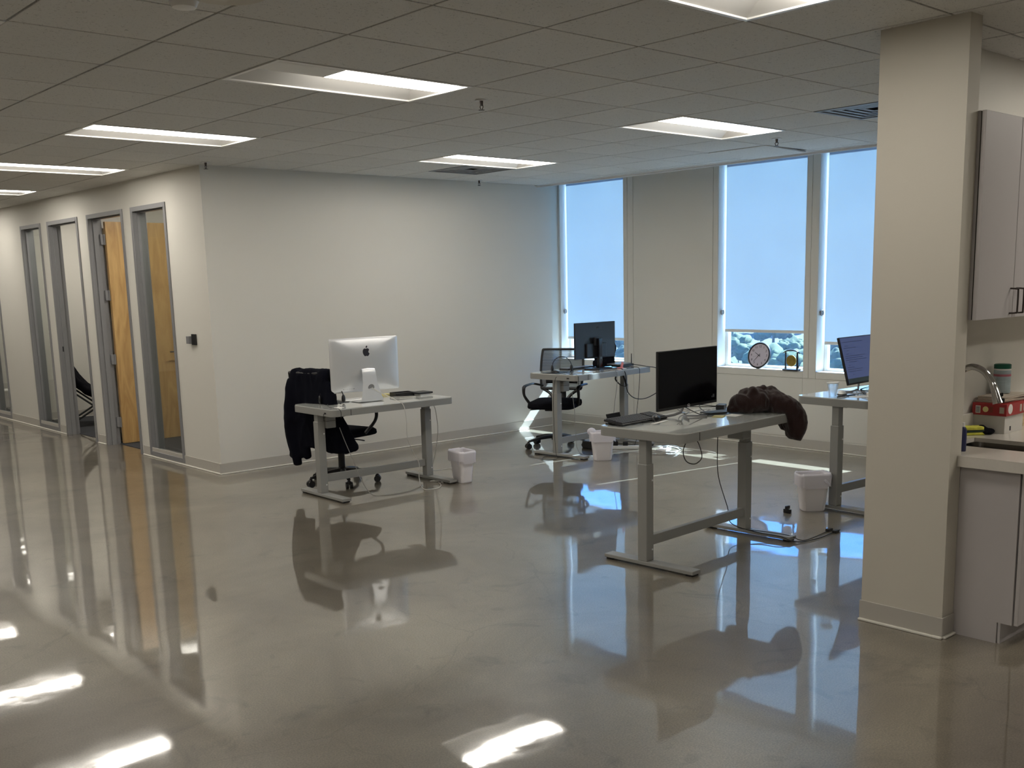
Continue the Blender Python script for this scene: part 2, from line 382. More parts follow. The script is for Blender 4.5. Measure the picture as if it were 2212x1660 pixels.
def text(body, size, material, name, parent, mx, depth=0.0005, align='CENTER'):
    cu = bpy.data.curves.new(name, 'FONT'); cu.body = body; cu.size = size; cu.extrude = depth; cu.align_x = align; cu.align_y = 'CENTER'
    to = bpy.data.objects.new(name, cu); COL.objects.link(to)
    dg = bpy.context.evaluated_depsgraph_get(); me = bpy.data.meshes.new_from_object(to.evaluated_get(dg))
    bpy.data.objects.remove(to); me.transform(mx); me.materials.clear(); me.materials.append(material)
    o = bpy.data.objects.new(name, me); COL.objects.link(o); o.parent = parent; return o
def remesh(b, voxel, name, material, parent=None, wr=0.0, ws=10.0, clampz=None):
    o = b.make(name, material, parent)
    md = o.modifiers.new('r', 'REMESH'); md.mode = 'VOXEL'; md.voxel_size = voxel; md.use_smooth_shade = True
    sm = o.modifiers.new('s', 'SMOOTH'); sm.iterations = 3; sm.factor = .5
    dg = bpy.context.evaluated_depsgraph_get(); me = bpy.data.meshes.new_from_object(o.evaluated_get(dg))
    o.modifiers.clear()
    ns = [v.normal.copy() for v in me.vertices]
    for v, nn in zip(me.vertices, ns):
        p = v.co
        q = Vector((p.x*ws, p.y*ws, p.z*ws*0.45))
        k = noise.noise(q)+0.5*noise.noise(q*2.1)
        ridge = 1-abs(k)*2
        v.co = p+nn*(wr*ridge)
        if clampz and p.z < clampz[0] and clampz[1](p): v.co.z = max(v.co.z, clampz[0])
    for p in me.polygons: p.use_smooth = True
    me.materials.clear(); me.materials.append(material); o.data = me
    return o
def xf(loc, rz=0, rx=0, ry=0):
    return Matrix.Translation(loc) @ Matrix.Rotation(rz, 4, 'Z') @ Matrix.Rotation(ry, 4, 'Y') @ Matrix.Rotation(rx, 4, 'X')

# ------------------------------------------------------------------ room shell
XC, YC, XE, XW = 1.5813, 4.2326, 5.640, 6.157
KX, KY, KY2, KX2, YK = 1.863, -2.101, -2.515, 1.973, -2.21
XMIN, YMIN, YMAX = -8.0, -9.0, 17.0
struct(B().box(XMIN, XW+.2, YMIN, YMAX, -.12, 0), 'floor', M['floor'], 'polished grey concrete floor with glossy reflections')
struct(B().box(XC+.12, XW-.3, YC+.12, YMAX-.1, 0.0, 0.006), 'floor', M['carpet'], 'dark patterned carpet in the small offices')

# corridor wall with its openings: (y0, y1, z0)
OPEN = [(5.02, 5.79, .045), (6.05, 6.99, 0), (7.32, 8.26, 0), (8.545, 9.24, .045), (10.43, 11.16, .045)]
TOPZ = 2.49
b = B(); y = YC
for (a, c, z) in OPEN:
    b.box(XC, XC+.12, y, a, 0, H+.2)
    b.box(XC, XC+.12, a, c, TOPZ, H+.2)
    if z: b.box(XC, XC+.12, a, c, 0, z)
    y = c
b.box(XC, XC+.12, y, YMAX, 0, H+.2)
struct(b, 'wall_left', M['wall'], 'cream corridor wall with tall glazed openings')
struct(B().box(XC+.12, 5.842, YC, YC+.12, 0, H+.2), 'wall_back', M['wall'], 'long plain pale wall behind the desks')
# office partitions and outer closing walls
struct(B().box(XC+.12, XW, 7.15, 7.25, 0, H+.2).box(XC+.12, XW, 9.98, 10.08, 0, H+.2).box(XC+.12, XW, 13.2, 13.3, 0, H+.2).box(5.0, 5.1, YC+.12, YMAX, 0, H+.2), 'wall_office', M['wall'], 'white partition walls inside the small offices')
struct(B().box(XMIN-.2, XW+.2, YMIN-.2, YMAX+.2, 3.1, 3.2), 'ceiling_slab', M['wallc'], 'unseen slab added above the suspended ceiling to keep daylight out')  # unseen roof sheet, added to stop sun and sky leaking in
struct(B().box(XMIN-.1, XMIN, YMIN, YMAX, 0, 3.1), 'wall_west', M['wall'])
struct(B().box(XMIN, XW+.2, YMIN-.1, YMIN, 0, 3.1), 'wall_front', M['wall'])
struct(B().box(XMIN, XW+.2, YMAX-.1, YMAX, 0, 3.1), 'wall_end', M['wall'])

# window wall: openings (y0,y1)
WIN = [(3.385, 4.405), (1.03, 2.065), (-0.155, 0.885)]
SZ, WT = 0.766, 3.0
b = B(); ys = YMIN
for (a, c) in sorted(WIN):
    b.box(XW, XW+.2, ys, a, 0, WT+.1); b.box(XW, XW+.2, a, c, 0, SZ); b.box(XW, XW+.2, a, c, WT-.05, WT+.1); ys = c
b.box(XW, XW+.2, ys, YMAX, 0, WT+.1)
b.box(5.842, XW, 4.435, 4.6, 0, WT+.1)
struct(b, 'wall_right', M['wall'], 'pale window wall with three tall window openings')
struct(B().box(XE, XW+.2, YMIN, 5.2, WT+.04, WT+.1), 'ceiling_pocket', M['wall'], 'blind pocket above the windows')
# trims on the window wall: casings and cover panels (each a thin raised board)
tn = 1
def trim(x0, x1, y0, y1, z0, z1, mt='wall', label=None):
    global tn
    struct(B().box(x0, x1, y0, y1, z0, z1, .0015, 1), 'trim_%d' % tn, M[mt], label); tn += 1
trim(XW-.008, XW, 2.135, 3.232, .115, WT+.04, label='wide flat cover panel on the pier between windows')
trim(XW-.006, XW, 3.238, 3.320, .115, WT+.04)
trim(XW-.006, XW, 3.324, 3.384, SZ+.002, WT+.04)
trim(XW-.006, XW, 2.067, 2.131, .115, WT+.04)
trim(XW-.006, XW, .970, 1.029, SZ-.062, WT+.04)
trim(XW-.006, XW, .886, .966, SZ-.062, WT+.04)
for (a, c) in WIN:
    trim(XW-.006, XW, a, c, SZ-.062, SZ-.002)
    trim(XW-.004, XW, a, c, .115, SZ-.066)
# ceiling edge fascia
trim(XE-.003, XE+.016, YMIN, YC, H-.024, WT+.04, 'gridw', 'pale metal edge strip where ceiling meets the window pocket')
trim(XE-.045, XE-.004, YMIN, YC, H-.004, H+.01, 'gridw')

# kitchen niche walls
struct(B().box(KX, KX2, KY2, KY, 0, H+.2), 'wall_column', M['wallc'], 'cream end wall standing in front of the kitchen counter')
struct(B().box(KX2, XW, YK, KY, 0, H+.2), 'wall_kitchen', M['wall'], 'kitchen wall behind the counter')

# baseboards: strip with lighter toe
def baseboard(name, x0, y0, x1, y1, nx, ny):
    t = .007
    xs = sorted((x0, x1)); yy = sorted((y0, y1))
    def bb(d0, d1, z0, z1):
        if nx: X = sorted((x0+nx*d0, x0+nx*d1)); return (X[0], X[1], yy[0], yy[1], z0, z1)
        Y = sorted((y0+ny*d0, y0+ny*d1)); return (xs[0], xs[1], Y[0], Y[1], z0, z1)
    o = struct(B().box(*bb(0, t, .012, .102), .002, 1), name, M['base'])
    struct(B().box(*bb(0, .02, 0, .012), .003, 1), 'cove_toe', M['toe'], parent=o)
    return o
baseboard('baseboard_back', XC-.02, YC, 5.842, YC, 0, -1)
y = YC-.007; k = 0
for (a, c, z) in OPEN:
    if z: pass
    nxt = a-.055
    if nxt > y: baseboard('baseboard_left', XC, y, XC, nxt if not z else c+.02, -1, 0)
    y = c+.055 if not z else c+.02
baseboard('baseboard_left', XC, y, XC, YMAX-.1, -1, 0)
baseboard('baseboard_right', XW, YMIN, XW, 5.0, -1, 0)
baseboard('baseboard_column', KX, KY+.007, KX, KY2-.007, -1, 0)
baseboard('baseboard_column', KX, KY2, KX2, KY2, 0, -1)
baseboard('baseboard_office', XC+.12, 9.98, 5.0, 9.98, 0, -1)
baseboard('baseboard_office', XC+.12, 7.15, 5.0, 7.15, 0, -1)

# ------------------------------------------------------------------ ceiling: grid plate with tiles
T = .6096
ceil = struct(B().box(XMIN, XE, YMIN, YMAX, H+.10, H+.12), 'ceiling', M['grid'], 'suspended ceiling of two-foot mineral tiles in a thin grid')
I0, I1, J0, J1 = -14, 9, -15, 28
LAMPS = [(0, j) for j in (-4, 0, 4, 8, 12, 16, 20, 24)] + [(5, 0), (5, 4)] + [(i, j) for i in (-4, -9) for j in (-8, 0, 8)] + [(5, -6), (4, -9)]  # unseen lamps behind the camera and along the corridor are added for light
OFFL = [(6, 10), (6, 14), (3, 9), (3, 13), (3, 19)]
lampcells = {(i+d, j) for (i, j) in LAMPS for d in (0, 1)} | {(3+d, 9) for d in (0, 1)} | {(3+d, 14) for d in (0, 1)} | {(3+d, 19) for d in (0, 1)}
vents = {(6, 5), (6, -2)}
cellsv, cellsh = [], []
inv = camo.matrix_world.inverted()
def vis(x, y, z):
    p = inv @ Vector((x, y, z))
    if p.z > -.3: return None
    u = 1138.45+2241.29*p.x/-p.z; v = 1002.58-2241.29*p.y/-p.z
    if -90 < u < 2302 and -90 < v < 700: return -p.z
    return None
dropped = (8, 1)
for i in range(I0, I1+1):
    for j in range(J0, J1+1):
        if (i, j) in lampcells or (i, j) in vents or (i, j) == dropped: continue
        x0, y0 = i*T, j*T
        if x0 < XMIN or y0+T > YMAX or y0 < YMIN: continue
        # skip cells wholly inside column
        d = vis(x0+T/2, y0+T/2, H)
        hid = x0+T/2 > XC+.1 and y0 > YC
        if d and not hid: cellsv.append((d, i, j))
        else: cellsh.append((i, j))
cellsv.sort()
tilew = T-.012
def tile_mesh(x1=tilew):
    bb = B(); bb.box(.006, .0055+x1, .006, .006+tilew, 0, .012, .0015, 1); return bb
tb = tile_mesh().make('ceiling_tile', M['tile'], ceil)
edge = tile_mesh(XE-.046-9*T-.006).make('ceiling_tile', M['tile'], ceil)
first = {False: True, True: True}
rest = []
nt_ = 0
for d, i, j in cellsv:
    if nt_ >= 296: rest.append((i, j)); continue
    src = edge if i == 9 else tb
    if first[i == 9]: o = src; first[i == 9] = False
    else: o = src.copy(); COL.objects.link(o)
    o.location = (i*T, j*T, H); nt_ += 1
bb = B()
for (i, j) in cellsh+rest:
    ww = XE-.046-9*T if i == 9 else tilew
    bb.box(i*T+.006, i*T+.006+ww, j*T+.006, j*T+.006+tilew, H, H+.012)
o = bb.make('ceiling_tiles_far', M['tile'], ceil); o['kind'] = 'stuff'
bars = B()
for i in range(I0+1, I1+1):
    j0 = None
    for j in range(J0, J1+2):
        cut = ((i, j) in lampcells and (i-1, j) in lampcells) or j == J1+1
        if not cut and j0 is None: j0 = j
        if cut and j0 is not None: bars.box(i*T-.011, i*T+.011, j0*T, j*T, H+.0122, H+.014); j0 = None
for j in range(J0, J1+2): bars.box(XMIN, XE, j*T-.011, j*T+.011, H+.0142, H+.016)
bo = bars.make('grid_bars', M['grid'], ceil); bo['kind'] = 'stuff'
# the loose tile that has dropped at one edge
o = tb.copy(); COL.objects.link(o); o.location = (dropped[0]*T, dropped[1]*T, H-.004); o.rotation_euler = (0, R(1.6), 0); o['label'] = 'ceiling tile sagging along one edge by the windows'

# lamps ------------------------------------------------------------
def make_lamp(dim=False):
    L, W_ = 2*T-.006, T-.006
    root = bpy.data.objects.new('ceiling_light', None); COL.objects.link(root)
    f = B(); t = .022
    f.box(0, L, 0, t, -.004, .010, .001, 1); f.box(0, L, W_-t, W_, -.004, .010, .001, 1); f.box(0, t, t, W_-t, -.004, .010, .001, 1); f.box(L-t, L, t, W_-t, -.004, .010, .001, 1)
    f.make('frame', M['white'], root)
    # curved reflector troughs either side of a hanging centre diffuser
    bm = B(); n = 10
    def strip(y0, y1, flip):
        vs = []
        for k in range(n+1):
            a = k/n; yy = y0+(y1-y0)*a; zz = .004+.075*math.sin(a*math.pi/2)
            vs.append((bm.bm.verts.new((t, yy, zz)), bm.bm.verts.new((L-t, yy, zz))))
        for p, q in zip(vs, vs[1:]): bm.bm.faces.new((p[0], p[1], q[1], q[0]))
    strip(W_-t, .32, 1)
    bm.box(t, L-t, t, .33, .079, .084)
    for x0, x1 in ((t, t+.10), (L-t, L-t-.10)):
        v = [bm.bm.verts.new(p) for p in ((x0, t, .004), (x0, W_-t, .004), (x1, W_-t-.1, .079), (x1, t+.1, .079))]; bm.bm.faces.new(v)
    bm.box(t, L-t, t-.001, t, .01, .08)
    bm.make('reflector', M['reflector'], root, smooth=True)
    def lens(x0, x1, mt):
        q = B(); rows = []
        for k in range(13):
            a = math.pi*k/12; rows.append((.172-.146*math.cos(a), .060-.056*min(1, 1.6*math.sin(a))))
        A = [q.bm.verts.new((x0, yy, zz)) for yy, zz in rows]; C = [q.bm.verts.new((x1, yy, zz)) for yy, zz in rows]
        for i in range(12): q.bm.faces.new((A[i], A[i+1], C[i+1], C[i]))
        q.bm.faces.new(A); q.bm.faces.new(C[::-1])
        o = q.make('diffuser', mt, root, smooth=True); return o
    if dim:
        o = lens(t+.004, .42, M['lensdim']); o['label'] = 'unlit left third of the diffuser'
        lens(.424, L-t-.03, M['lens'])
    else: lens(t+.004, L-t-.03, M['lens'])
    return root
lab = {(0, 0): 'large recessed ceiling light with its left third dark, left of the sprinkler head', (0, 4): 'second recessed light back in the row over the corridor side, fully lit',
       (0, 8): 'third recessed light back, running off the left frame edge near the corridor wall', (0, 12): 'small farthest recessed light above the corridor at far left',
       (0, -4): 'nearest recessed ceiling light, cut by the top edge of the photo', (5, 0): 'recessed ceiling light nearest the windows, above the standing desk with the jacket',
       (5, 4): 'recessed ceiling light near the long pale wall, beside a grey vent', (-4, 0): 'recessed ceiling light just outside the left frame edge'}
proto = make_lamp(True); proto2 = make_lamp(False); used2 = False
for n_, (i, j) in enumerate(LAMPS):
    if (i, j) == (0, 0): o = proto
    elif (i, j) == (0, -4): o = copy_tree(proto)
    elif not used2: o = proto2; used2 = True
    else: o = copy_tree(proto2)
    o.location = (i*T+.003, j*T+.003, H)
    l = lab.get((i, j)) or 'unseen recessed ceiling light out of view, added to light the room'
    tag(o, l, 'ceiling light', 'unseen ceiling lights added for room light' if (i, j) not in lab else 'recessed ceiling lights')
for (i, j) in ((3, 9), (3, 14), (3, 19)):  # unseen lamps, added so the office interiors are lit
    o = copy_tree(proto2); o.location = (i*T+.003, j*T+.003, H); tag(o, 'unseen ceiling light added to light a small office', 'ceiling light', 'unseen added office lights')

# vents
def vent(i, j, label):
    root = empty('ceiling_vent', (i*T, j*T, H), 0, label, 'vent', 'ceiling vents')
    f = B(); a = .0035; c = T-.0035
    f.box(a, c, a, a+.03, -.003, .01); f.box(a, c, c-.03, c, -.003, .01); f.box(a, a+.03, a+.03, c-.03, -.003, .01); f.box(c-.03, c, a+.03, c-.03, -.003, .01)
    f.make('frame', M['grille'], root)
    for k in range(4):
        s_ = .045+.055*k; g = B()
        for (x0, x1, y0, y1) in ((s_, T-s_, s_, s_+.035), (s_, T-s_, T-s_-.035, T-s_), (s_, s_+.035, s_+.035, T-s_-.035), (T-s_-.035, T-s_, s_+.035, T-s_-.035)): g.box(x0, x1, y0, y1, .002+.002*k, .005+.002*k)
        g.make('louvre', M['grille'], root)
vent(6, 5, 'square grey ceiling vent just beyond the light near the long wall')
vent(6, -2, 'square grey ceiling vent beside the cream column')

# sprinklers
def sprinkler(x, y, label):
    root = empty('sprinkler_head', (x, y, H), 0, label, 'sprinkler', 'ceiling sprinklers')
    B().lathe([(.038, -.006), (.040, -.002), (.030, 0.0)], 20).make('escutcheon', M['gridw'], root, True)
    bb = B().cyl((0, 0, -.004), (0, 0, -.035), .011, .008).tube([(0, .010, -.03), (0, .014, -.042), (0, .004, -.056)], .003, 6).tube([(0, -.010, -.03), (0, -.014, -.042), (0, -.004, -.056)], .003, 6)
    bb.make('body', M['chromedark'], root, True)
    B().lathe([(.018, -.060), (.018, -.057)], 14).make('deflector', M['chromedark'], root)
sprinkler(1.533, .312, 'sprinkler head just right of the large left-hand ceiling light')
sprinkler(1.54, 4.02, 'sprinkler head at the corner where corridor wall meets the long wall')
sprinkler(4.646, 4.069, 'sprinkler head close to the long wall, below the vent')
sprinkler(4.597, .314, 'sprinkler head beside the light nearest the windows')
root = empty('smoke_detector', (-.80, -.72, H), 0, 'small ceiling detector at the very top left edge of the photo', 'detector')
B().lathe([(.02, -.035), (.045, -.03), (.055, -.008), (.06, 0)], 24).make('housing', M['white'], root, True)
root = empty('ceiling_speaker', (-.72, -.90, H), 0, 'round ceiling speaker ring cut off by the top edge', 'speaker')
B().lathe([(.10, -.006), (.15, -.008), (.155, 0)], 40).make('ring', M['wallc'], root, True)

# ------------------------------------------------------------------ corridor glazing and doors
def frame_unit(kind, n, y0, y1, z0, glass, label, jambside=None):
    root = bpy.data.objects.new('%s_%d' % (kind, n), None); COL.objects.link(root); root['kind'] = 'structure'; root['label'] = label
    x0, x1 = XC-.012, XC+.132
    f = B(); w_ = .045; g = .001
    # face trims both sides
    for (a, c) in ((x0, XC), (XC+.12, x1)):
        f.box(a, c, y0-.025, y0+.020, z0-(.025 if z0 else 0), TOPZ+.02, .002, 1); f.box(a, c, y1-.020, y1+.025, z0-(.025 if z0 else 0), TOPZ+.02, .002, 1)
        f.box(a, c, y0+.020, y1-.020, TOPZ-.025, TOPZ+.02, .002, 1)
        if z0: f.box(a, c, y0+.020, y1-.020, z0-.025, z0+.02, .002, 1)
    # jamb linings with stop
    f.box(XC, XC+.12, y0+g, y0+.018, z0, TOPZ-g); f.box(XC, XC+.12, y1-.018, y1-g, z0, TOPZ-g); f.box(XC, XC+.12, y0+.018, y1-.018, TOPZ-.018, TOPZ-g)
    if z0: f.box(XC, XC+.12, y0+.018, y1-.018, z0+g, z0+.018)
    for (a, c) in ((y0+.018, y0+.034), (y1-.034, y1-.018)): f.box(XC+.035, XC+.085, a, c, z0+(.018 if z0 else 0), TOPZ-.018, .001, 1)
    f.box(XC+.035, XC+.085, y0+.034, y1-.034, TOPZ-.034, TOPZ-.018)
    if z0: f.box(XC+.035, XC+.085, y0+.034, y1-.034, z0+.018, z0+.034)
    f.make('frame', M['steel'], root)
    if glass: B().box(XC+.057, XC+.063, y0+.034, y1-.034, z0+.034, TOPZ-.034).make('pane', M['pane2'], root)
    return root
frame_unit('window', 4, 5.02, 5.79, .045, True, 'tall glass sidelight nearest the wall corner, door reflected behind it')
d2 = frame_unit('door', 2, 6.05, 6.99, 0, False, 'open doorway showing the maple door')
d1 = frame_unit('door', 1, 7.32, 8.26, 0, False, 'open grey doorway with a dark folding chair inside')
frame_unit('window', 5, 8.545, 9.24, .045, True, 'tall narrow glass sidelight left of the open doorway')
frame_unit('window', 6, 10.43, 11.16, .045, True, 'tall glass sidelight cut by the left edge of the photo')
B().box(XC+.02, XC+.034, 8.238, 8.243, 1.00, 1.06, .001, 1).make('strike_plate', M['black'], d1)
# maple door leaf, open into the office
leaf = B(); mx = xf((XC+.135, 6.955, 0), R(3))
leaf.box(.01, .93, -.045, 0, .01, 2.44, .002, 1, mx=mx); lo = leaf.make('door_leaf', M['wood'], d2); lo['label'] = 'maple veneer door leaf standing open'
hb = B()
for z in (.25, .95, 1.65, 2.25):
    hh = B().box(XC+.10, XC+.165, 6.944, 6.972, z-.055, z+.055, .002, 1).cyl((XC+.14, 6.940, z-.057), (XC+.14, 6.940, z+.057), .011)
    hh.make('hinge', M['steel'], d2)
B().cyl((2.43, 6.93, 1.0), (2.43, 6.86, 1.0), .012).cyl((2.44, 6.865, 1.0), (2.32, 6.865, 1.0), .010).make('door_handle', M['chrome'], d2, True)

# access reader on the corridor wall
root = empty('door_sensor', (XC, 4.62, 1.23), 0, 'small dark wall box on the corridor wall right of the glass sidelight', 'wall control')
B().box(-.022, 0, -.075, -.005, -.045, .055, .003, 2).make('back_plate', M['black'], root)
B().box(-.045, -.004, .0, .060, -.035, .035, .003, 2).make('cover', M['steel'], root)

# ------------------------------------------------------------------ windows and blinds
BZ = [1.012, 1.14, 1.04]
names = ['left', 'middle', 'right']
for n_, ((a, c), bz, nm) in enumerate(zip(WIN, BZ, names)):
    root = bpy.data.objects.new('window_%d' % (n_+1), None); COL.objects.link(root); root['kind'] = 'structure'
    root['label'] = ['tall exterior window in the far corner behind the backpack', 'tall exterior window with the clock and gong on its sill', 'tall exterior window beside the cream column'][n_]
    f = B(); g = .001
    X0, X1 = XW+.135, XW+.185
    f.box(X0, X1, a+g, a+.035, SZ, WT-.055, .002, 1); f.box(X0, X1, c-.035, c-g, SZ, WT-.055, .002, 1)
    f.box(X0, X1, a+.035, c-.035, SZ+g, SZ+.03, .002, 1); f.box(X0, X1, a+.035, c-.035, WT-.09, WT-.055, .002, 1)
    f.make('frame', M['sill'], root)
    B().box(XW+.155, XW+.165, a+.036, c-.036, SZ+.031, WT-.091).make('pane', M['pane'], root)
    B().box(XW-.002, XW+.134, a+.002, c-.002, SZ, SZ+.006).make('window_sill', M['sill'], root)
    # roller blind
    xb = XW+.075; y0, y1 = a+.012, c-.040
    r = empty('roller_blind', (xb, (a+c)/2, bz), 0, 'pale translucent roller blind in the %s window, backlit by daylight' % nm, 'blind', 'roller blinds')
    hw = (y1-y0)/2; off = (y0+y1)/2-(a+c)/2
    B().box(0, .0012, off-hw, off+hw, 0.02, WT-.10-bz).make('fabric', M['blind'], r)
    B().box(-.006, .006, off-hw, off+hw, -.008, .022, .003, 2).make('hem_bar', M['sill'], r)
    B().cyl((0.02, off-hw, WT-.09-bz), (0.02, off+hw, WT-.09-bz), .022).make('roller', M['sill'], r, True)
    yb = (c-a)/2-.018
    B().tube([(-.03, yb, WT-.10-bz), (-.03, yb, 1.36-bz)], .0016, 5, 0).tube([(-.012, yb, WT-.10-bz), (-.012, yb, 1.36-bz)], .0016, 5, 0).make('bead_chain', M['gridw'], r)
    tt = B(); ring = [(-.021, yb+.0, 1.33-bz)]
    tt.tube([(-.021+.020*math.cos(q*math.pi/6), yb, 1.335-bz+.026*math.sin(q*math.pi/6)) for q in range(13)], .006, 6, 0)
    tt.box(-.028, -.014, yb, yb+.016, 1.315-bz, 1.355-bz).make('chain_tensioner', M['steel'], r, True)

# ------------------------------------------------------------------ desks
def rrect(x0, x1, y0, y1, r, n=6):
    P = []
    for cx, cy, a0 in ((x1-r, y1-r, 0), (x0+r, y1-r, 90), (x0+r, y0+r, 180), (x1-r, y0+r, 270)):
        for k in range(n+1):
            a = R(a0+90*k/n); P.append((cx+r*math.cos(a), cy+r*math.sin(a)))
    return P
def desk(cx, cy, rz, h, label, motor, beamz=.12, port=False):
    root = empty('standing_desk', (cx, cy, 0), rz, label, 'desk', 'grey adjustable desks')
    B().prism(rrect(-.60, .60, -.315, .315, .055), h-.058, h-.007).make('apron', M['desk'], root, True)
    B().prism(rrect(-.597, .597, -.312, .312, .053), h-.0068, h).make('glass_top', M['glass_top'], root, True)
    B().box(-.432, -.428, -.3165, -.3145, h-.056, h-.009).make('drawer_seam', M['dark'], root)
    for s in (-1, 1):
        x = -.55 if s < 0 else .508; lo = .62
        l = B().box(x-.028, x+.028, -.043, .013, lo-.05, h-.058, .002, 1).make('leg', M['desk'], root)
        B().box(x-.034, x+.034, -.049, .019, .034, lo, .003, 1).make('leg_sleeve', M['desk'], l)
        for bz_ in (.10, .52): B().cyl((x+.02, -.0488, bz_), (x+.02, -.052, bz_), .006).make('bolt', M['gridw'], l)
        B().box(x-.040, x+.040, -.385, .275, .012, .034, .003, 2).make('foot', M['desk'], root)
        for py_ in (-.375, .22): B().box(x-.03, x+.03, py_, py_+.045, 0, .012).make('foot_pad', M['black'], root)
    B().box(-.515, .473, -.032, .002, beamz, beamz+.06, .002, 1).make('crossbar', M['desk'], root)
    B().box(-.50, .50, -.055, .035, h-.075, h-.0585).make('top_rail', M['desk'], root)
    s = motor; x = (-.55 if s < 0 else .508)-s*.036
    xs = sorted((x, x-s*.085))
    mo = B().box(xs[0], xs[1], -.075, .045, h-.175, h-.0755, .004, 1).make('motor_box', M['desk'], root)
    B().box(xs[0]-.001, xs[1]+.001, -.0765, .046, h-.118, h-.114).make('seam', M['grid'], mo)
    if port: B().box(-.6015, -.5995, -.22, -.19, h-.040, h-.028).make('usb_port', M['black'], root)
    return root
D1 = desk(2.225, 2.63, R(-1), .738, 'low grey adjustable desk carrying the silver all-in-one computer, by the long wall', -1, port=True)
D2 = desk(4.85, 2.64, R(4.5), .81, 'grey adjustable desk in the far corner by the windows, with mesh chair behind', -1, port=True)
D3 = desk(2.437, -.625, R(3), .826, 'large grey adjustable desk in the foreground with brown jacket over its end', 1)
D4 = desk(4.525, -.685, R(-3), .82, 'grey adjustable desk partly hidden behind the cream column', 1)

# ------------------------------------------------------------------ office chairs
def chair(cx, cy, rz, label):
    root = empty('office_chair', (cx, cy, 0), rz, label, 'chair', 'black office chairs')
    for k in range(5):
        a = R(72*k+20); d = Vector((math.cos(a), math.sin(a), 0))
        lg = B().tube([d*.03+Vector((0, 0, .115)), d*.16+Vector((0, 0, .105)), d*.30+Vector((0, 0, .078))], .02, 8, 4, flat=(0, 0, 1), radii=[(.022, .026), (.018, .022), (.012, .016)]).make('base_leg', M['black'], root, True)
        q = d*.305; s_ = Vector((-d.y, d.x, 0))
        c = B().cyl(q+s_*.006+Vector((0, 0, .029)), q+s_*.028+Vector((0, 0, .029)), .029).cyl(q-s_*.006+Vector((0, 0, .029)), q-s_*.028+Vector((0, 0, .029)), .029).cyl(q+Vector((0, 0, .04)), q+Vector((0, 0, .078)), .009)
        c.ell(q+Vector((0, 0, .05)), (.022, .022, .02), sub=2)
        c.make('caster', M['black'], lg, True)
    B().lathe([(.045, .08), (.045, .13), (.03, .14), (.028, .30)], 20).make('column_cover', M['black'], root, True)
    B().cyl((0, 0, .29), (0, 0, .40), .016).make('gas_lift', M['chrome'], root, True)
    B().box(-.12, .12, -.08, .08, .385, .415, .008, 2).tube([(.0, -.07, .395), (.02, -.20, .39), (.03, -.26, .385)], .006, 6).make('tilt_mechanism', M['black'], root, True)
    s = B()
    prof = [(-.245, .19), (-.24, .20), (.0, .245), (.15, .245), (.235, .20), (.245, .15)]
    pts = rrect(-.24, .25, -.245, .245, .08, 8)
    rows = []
    for (sc_, z) in ((.86, .412), (.97, .420), (1.0, .445), (.985, .475), (.90, .490), (.45, .492)):
        rows.append([s.bm.verts.new((p[0]*sc_, p[1]*sc_, z-(.02*max(0, p[0]*sc_-.12)/.13 if z > .44 else 0))) for p in pts])
    for a_, b_ in zip(rows, rows[1:]):
        for i in range(len(pts)): s.bm.faces.new((a_[i], a_[(i+1) % len(pts)], b_[(i+1) % len(pts)], b_[i]))
    s.bm.faces.new(rows[0][::-1]); s.bm.faces.new(rows[-1]); s.make('seat', M['fabric'], root, True, autos=False)
    # back frame, gently curved and leaning
    def bp(u, v):   # u across -1..1, v up 0..1
        return (-.255-.085*v-.03*(1-u*u)*math.sin(v*math.pi*.6), u*(.215+.015*math.sin(v*math.pi)), .58+.405*v)
    fr = B(); loop = [(-1, 0), (-1, .35), (-1, .7), (-1, .96), (-.93, 1), (-.4, 1), (.4, 1), (.93, 1), (1, .96), (1, .7), (1, .35), (1, 0)]
    fr.tube([bp(u, v) for u, v in loop], .013, 8, 3, flat=(0, 0, 1) if 0 else None, radii=[(.013, .013)]*len(loop))
    fr.tube([bp(u, 0.0) for u in (-1, -.5, 0, .5, 1)], .016, 8, 3)
    fr.tube([bp(-1, .02), (-.25, -.12, .53), (-.21, -.07, .47)], .016, 8, 4); fr.tube([bp(1, .02), (-.25, .12, .53), (-.21, .07, .47)], .016, 8, 4)
    fr.make('backrest_frame', M['black'], root, True)
    me_ = B(); n = 10; V = [[me_.bm.verts.new(Vector(bp(-1+2*i/n, j/n))+Vector((-.002, 0, 0))) for i in range(n+1)] for j in range(n+1)]
    for j in range(n):
        for i in range(n): me_.bm.faces.new((V[j][i], V[j][i+1], V[j+1][i+1], V[j+1][i]))
    me_.make('backrest_mesh', M['mesh'], root, True)
    sl = B()
    for k in range(26):
        v = (k+.5)/26; sl.tube([Vector(bp(u, v))+Vector((.003, 0, 0)) for u in (-.97, 0, .97)], .0022, 4, 3)
    sl.make('mesh_ribs', M['black'], root); 
    B().tube([(-.27, -.17, .66), (-.31, 0, .665), (-.27, .17, .66)], .02, 8, 4, flat=(0, 0, 1), radii=[(.03, .008)]*3).make('lumbar_bar', M['black'], root, True)
    B().tube([(-.10, 0, .40), (-.24, 0, .42), (-.285, 0, .52), (-.30, 0, .62)], .02, 8, 4, flat=(1, 0, 0), radii=[(.016, .05), (.018, .05), (.016, .045), (.010, .035)]).make('spine', M['black'], root, True)
    for q in (-1, 1):
        y_ = q*.285
        B().tube([(-.27, q*.20, .61), (-.20, y_, .635), (-.05, y_, .643), (.12, y_, .64), (.165, y_, .615), (.14, y_, .54), (.05, q*.25, .445)], .014, 8, 4, flat=(0, 1, 0), radii=[(.012, .012), (.016, .011), (.022, .011), (.022, .012), (.018, .013), (.014, .013), (.018, .013)]).make('armrest', M['black'], root, True)
    return root
C1 = chair(2.12, 3.03, R(12), 'black office chair with dark coat over its back, behind the low desk')
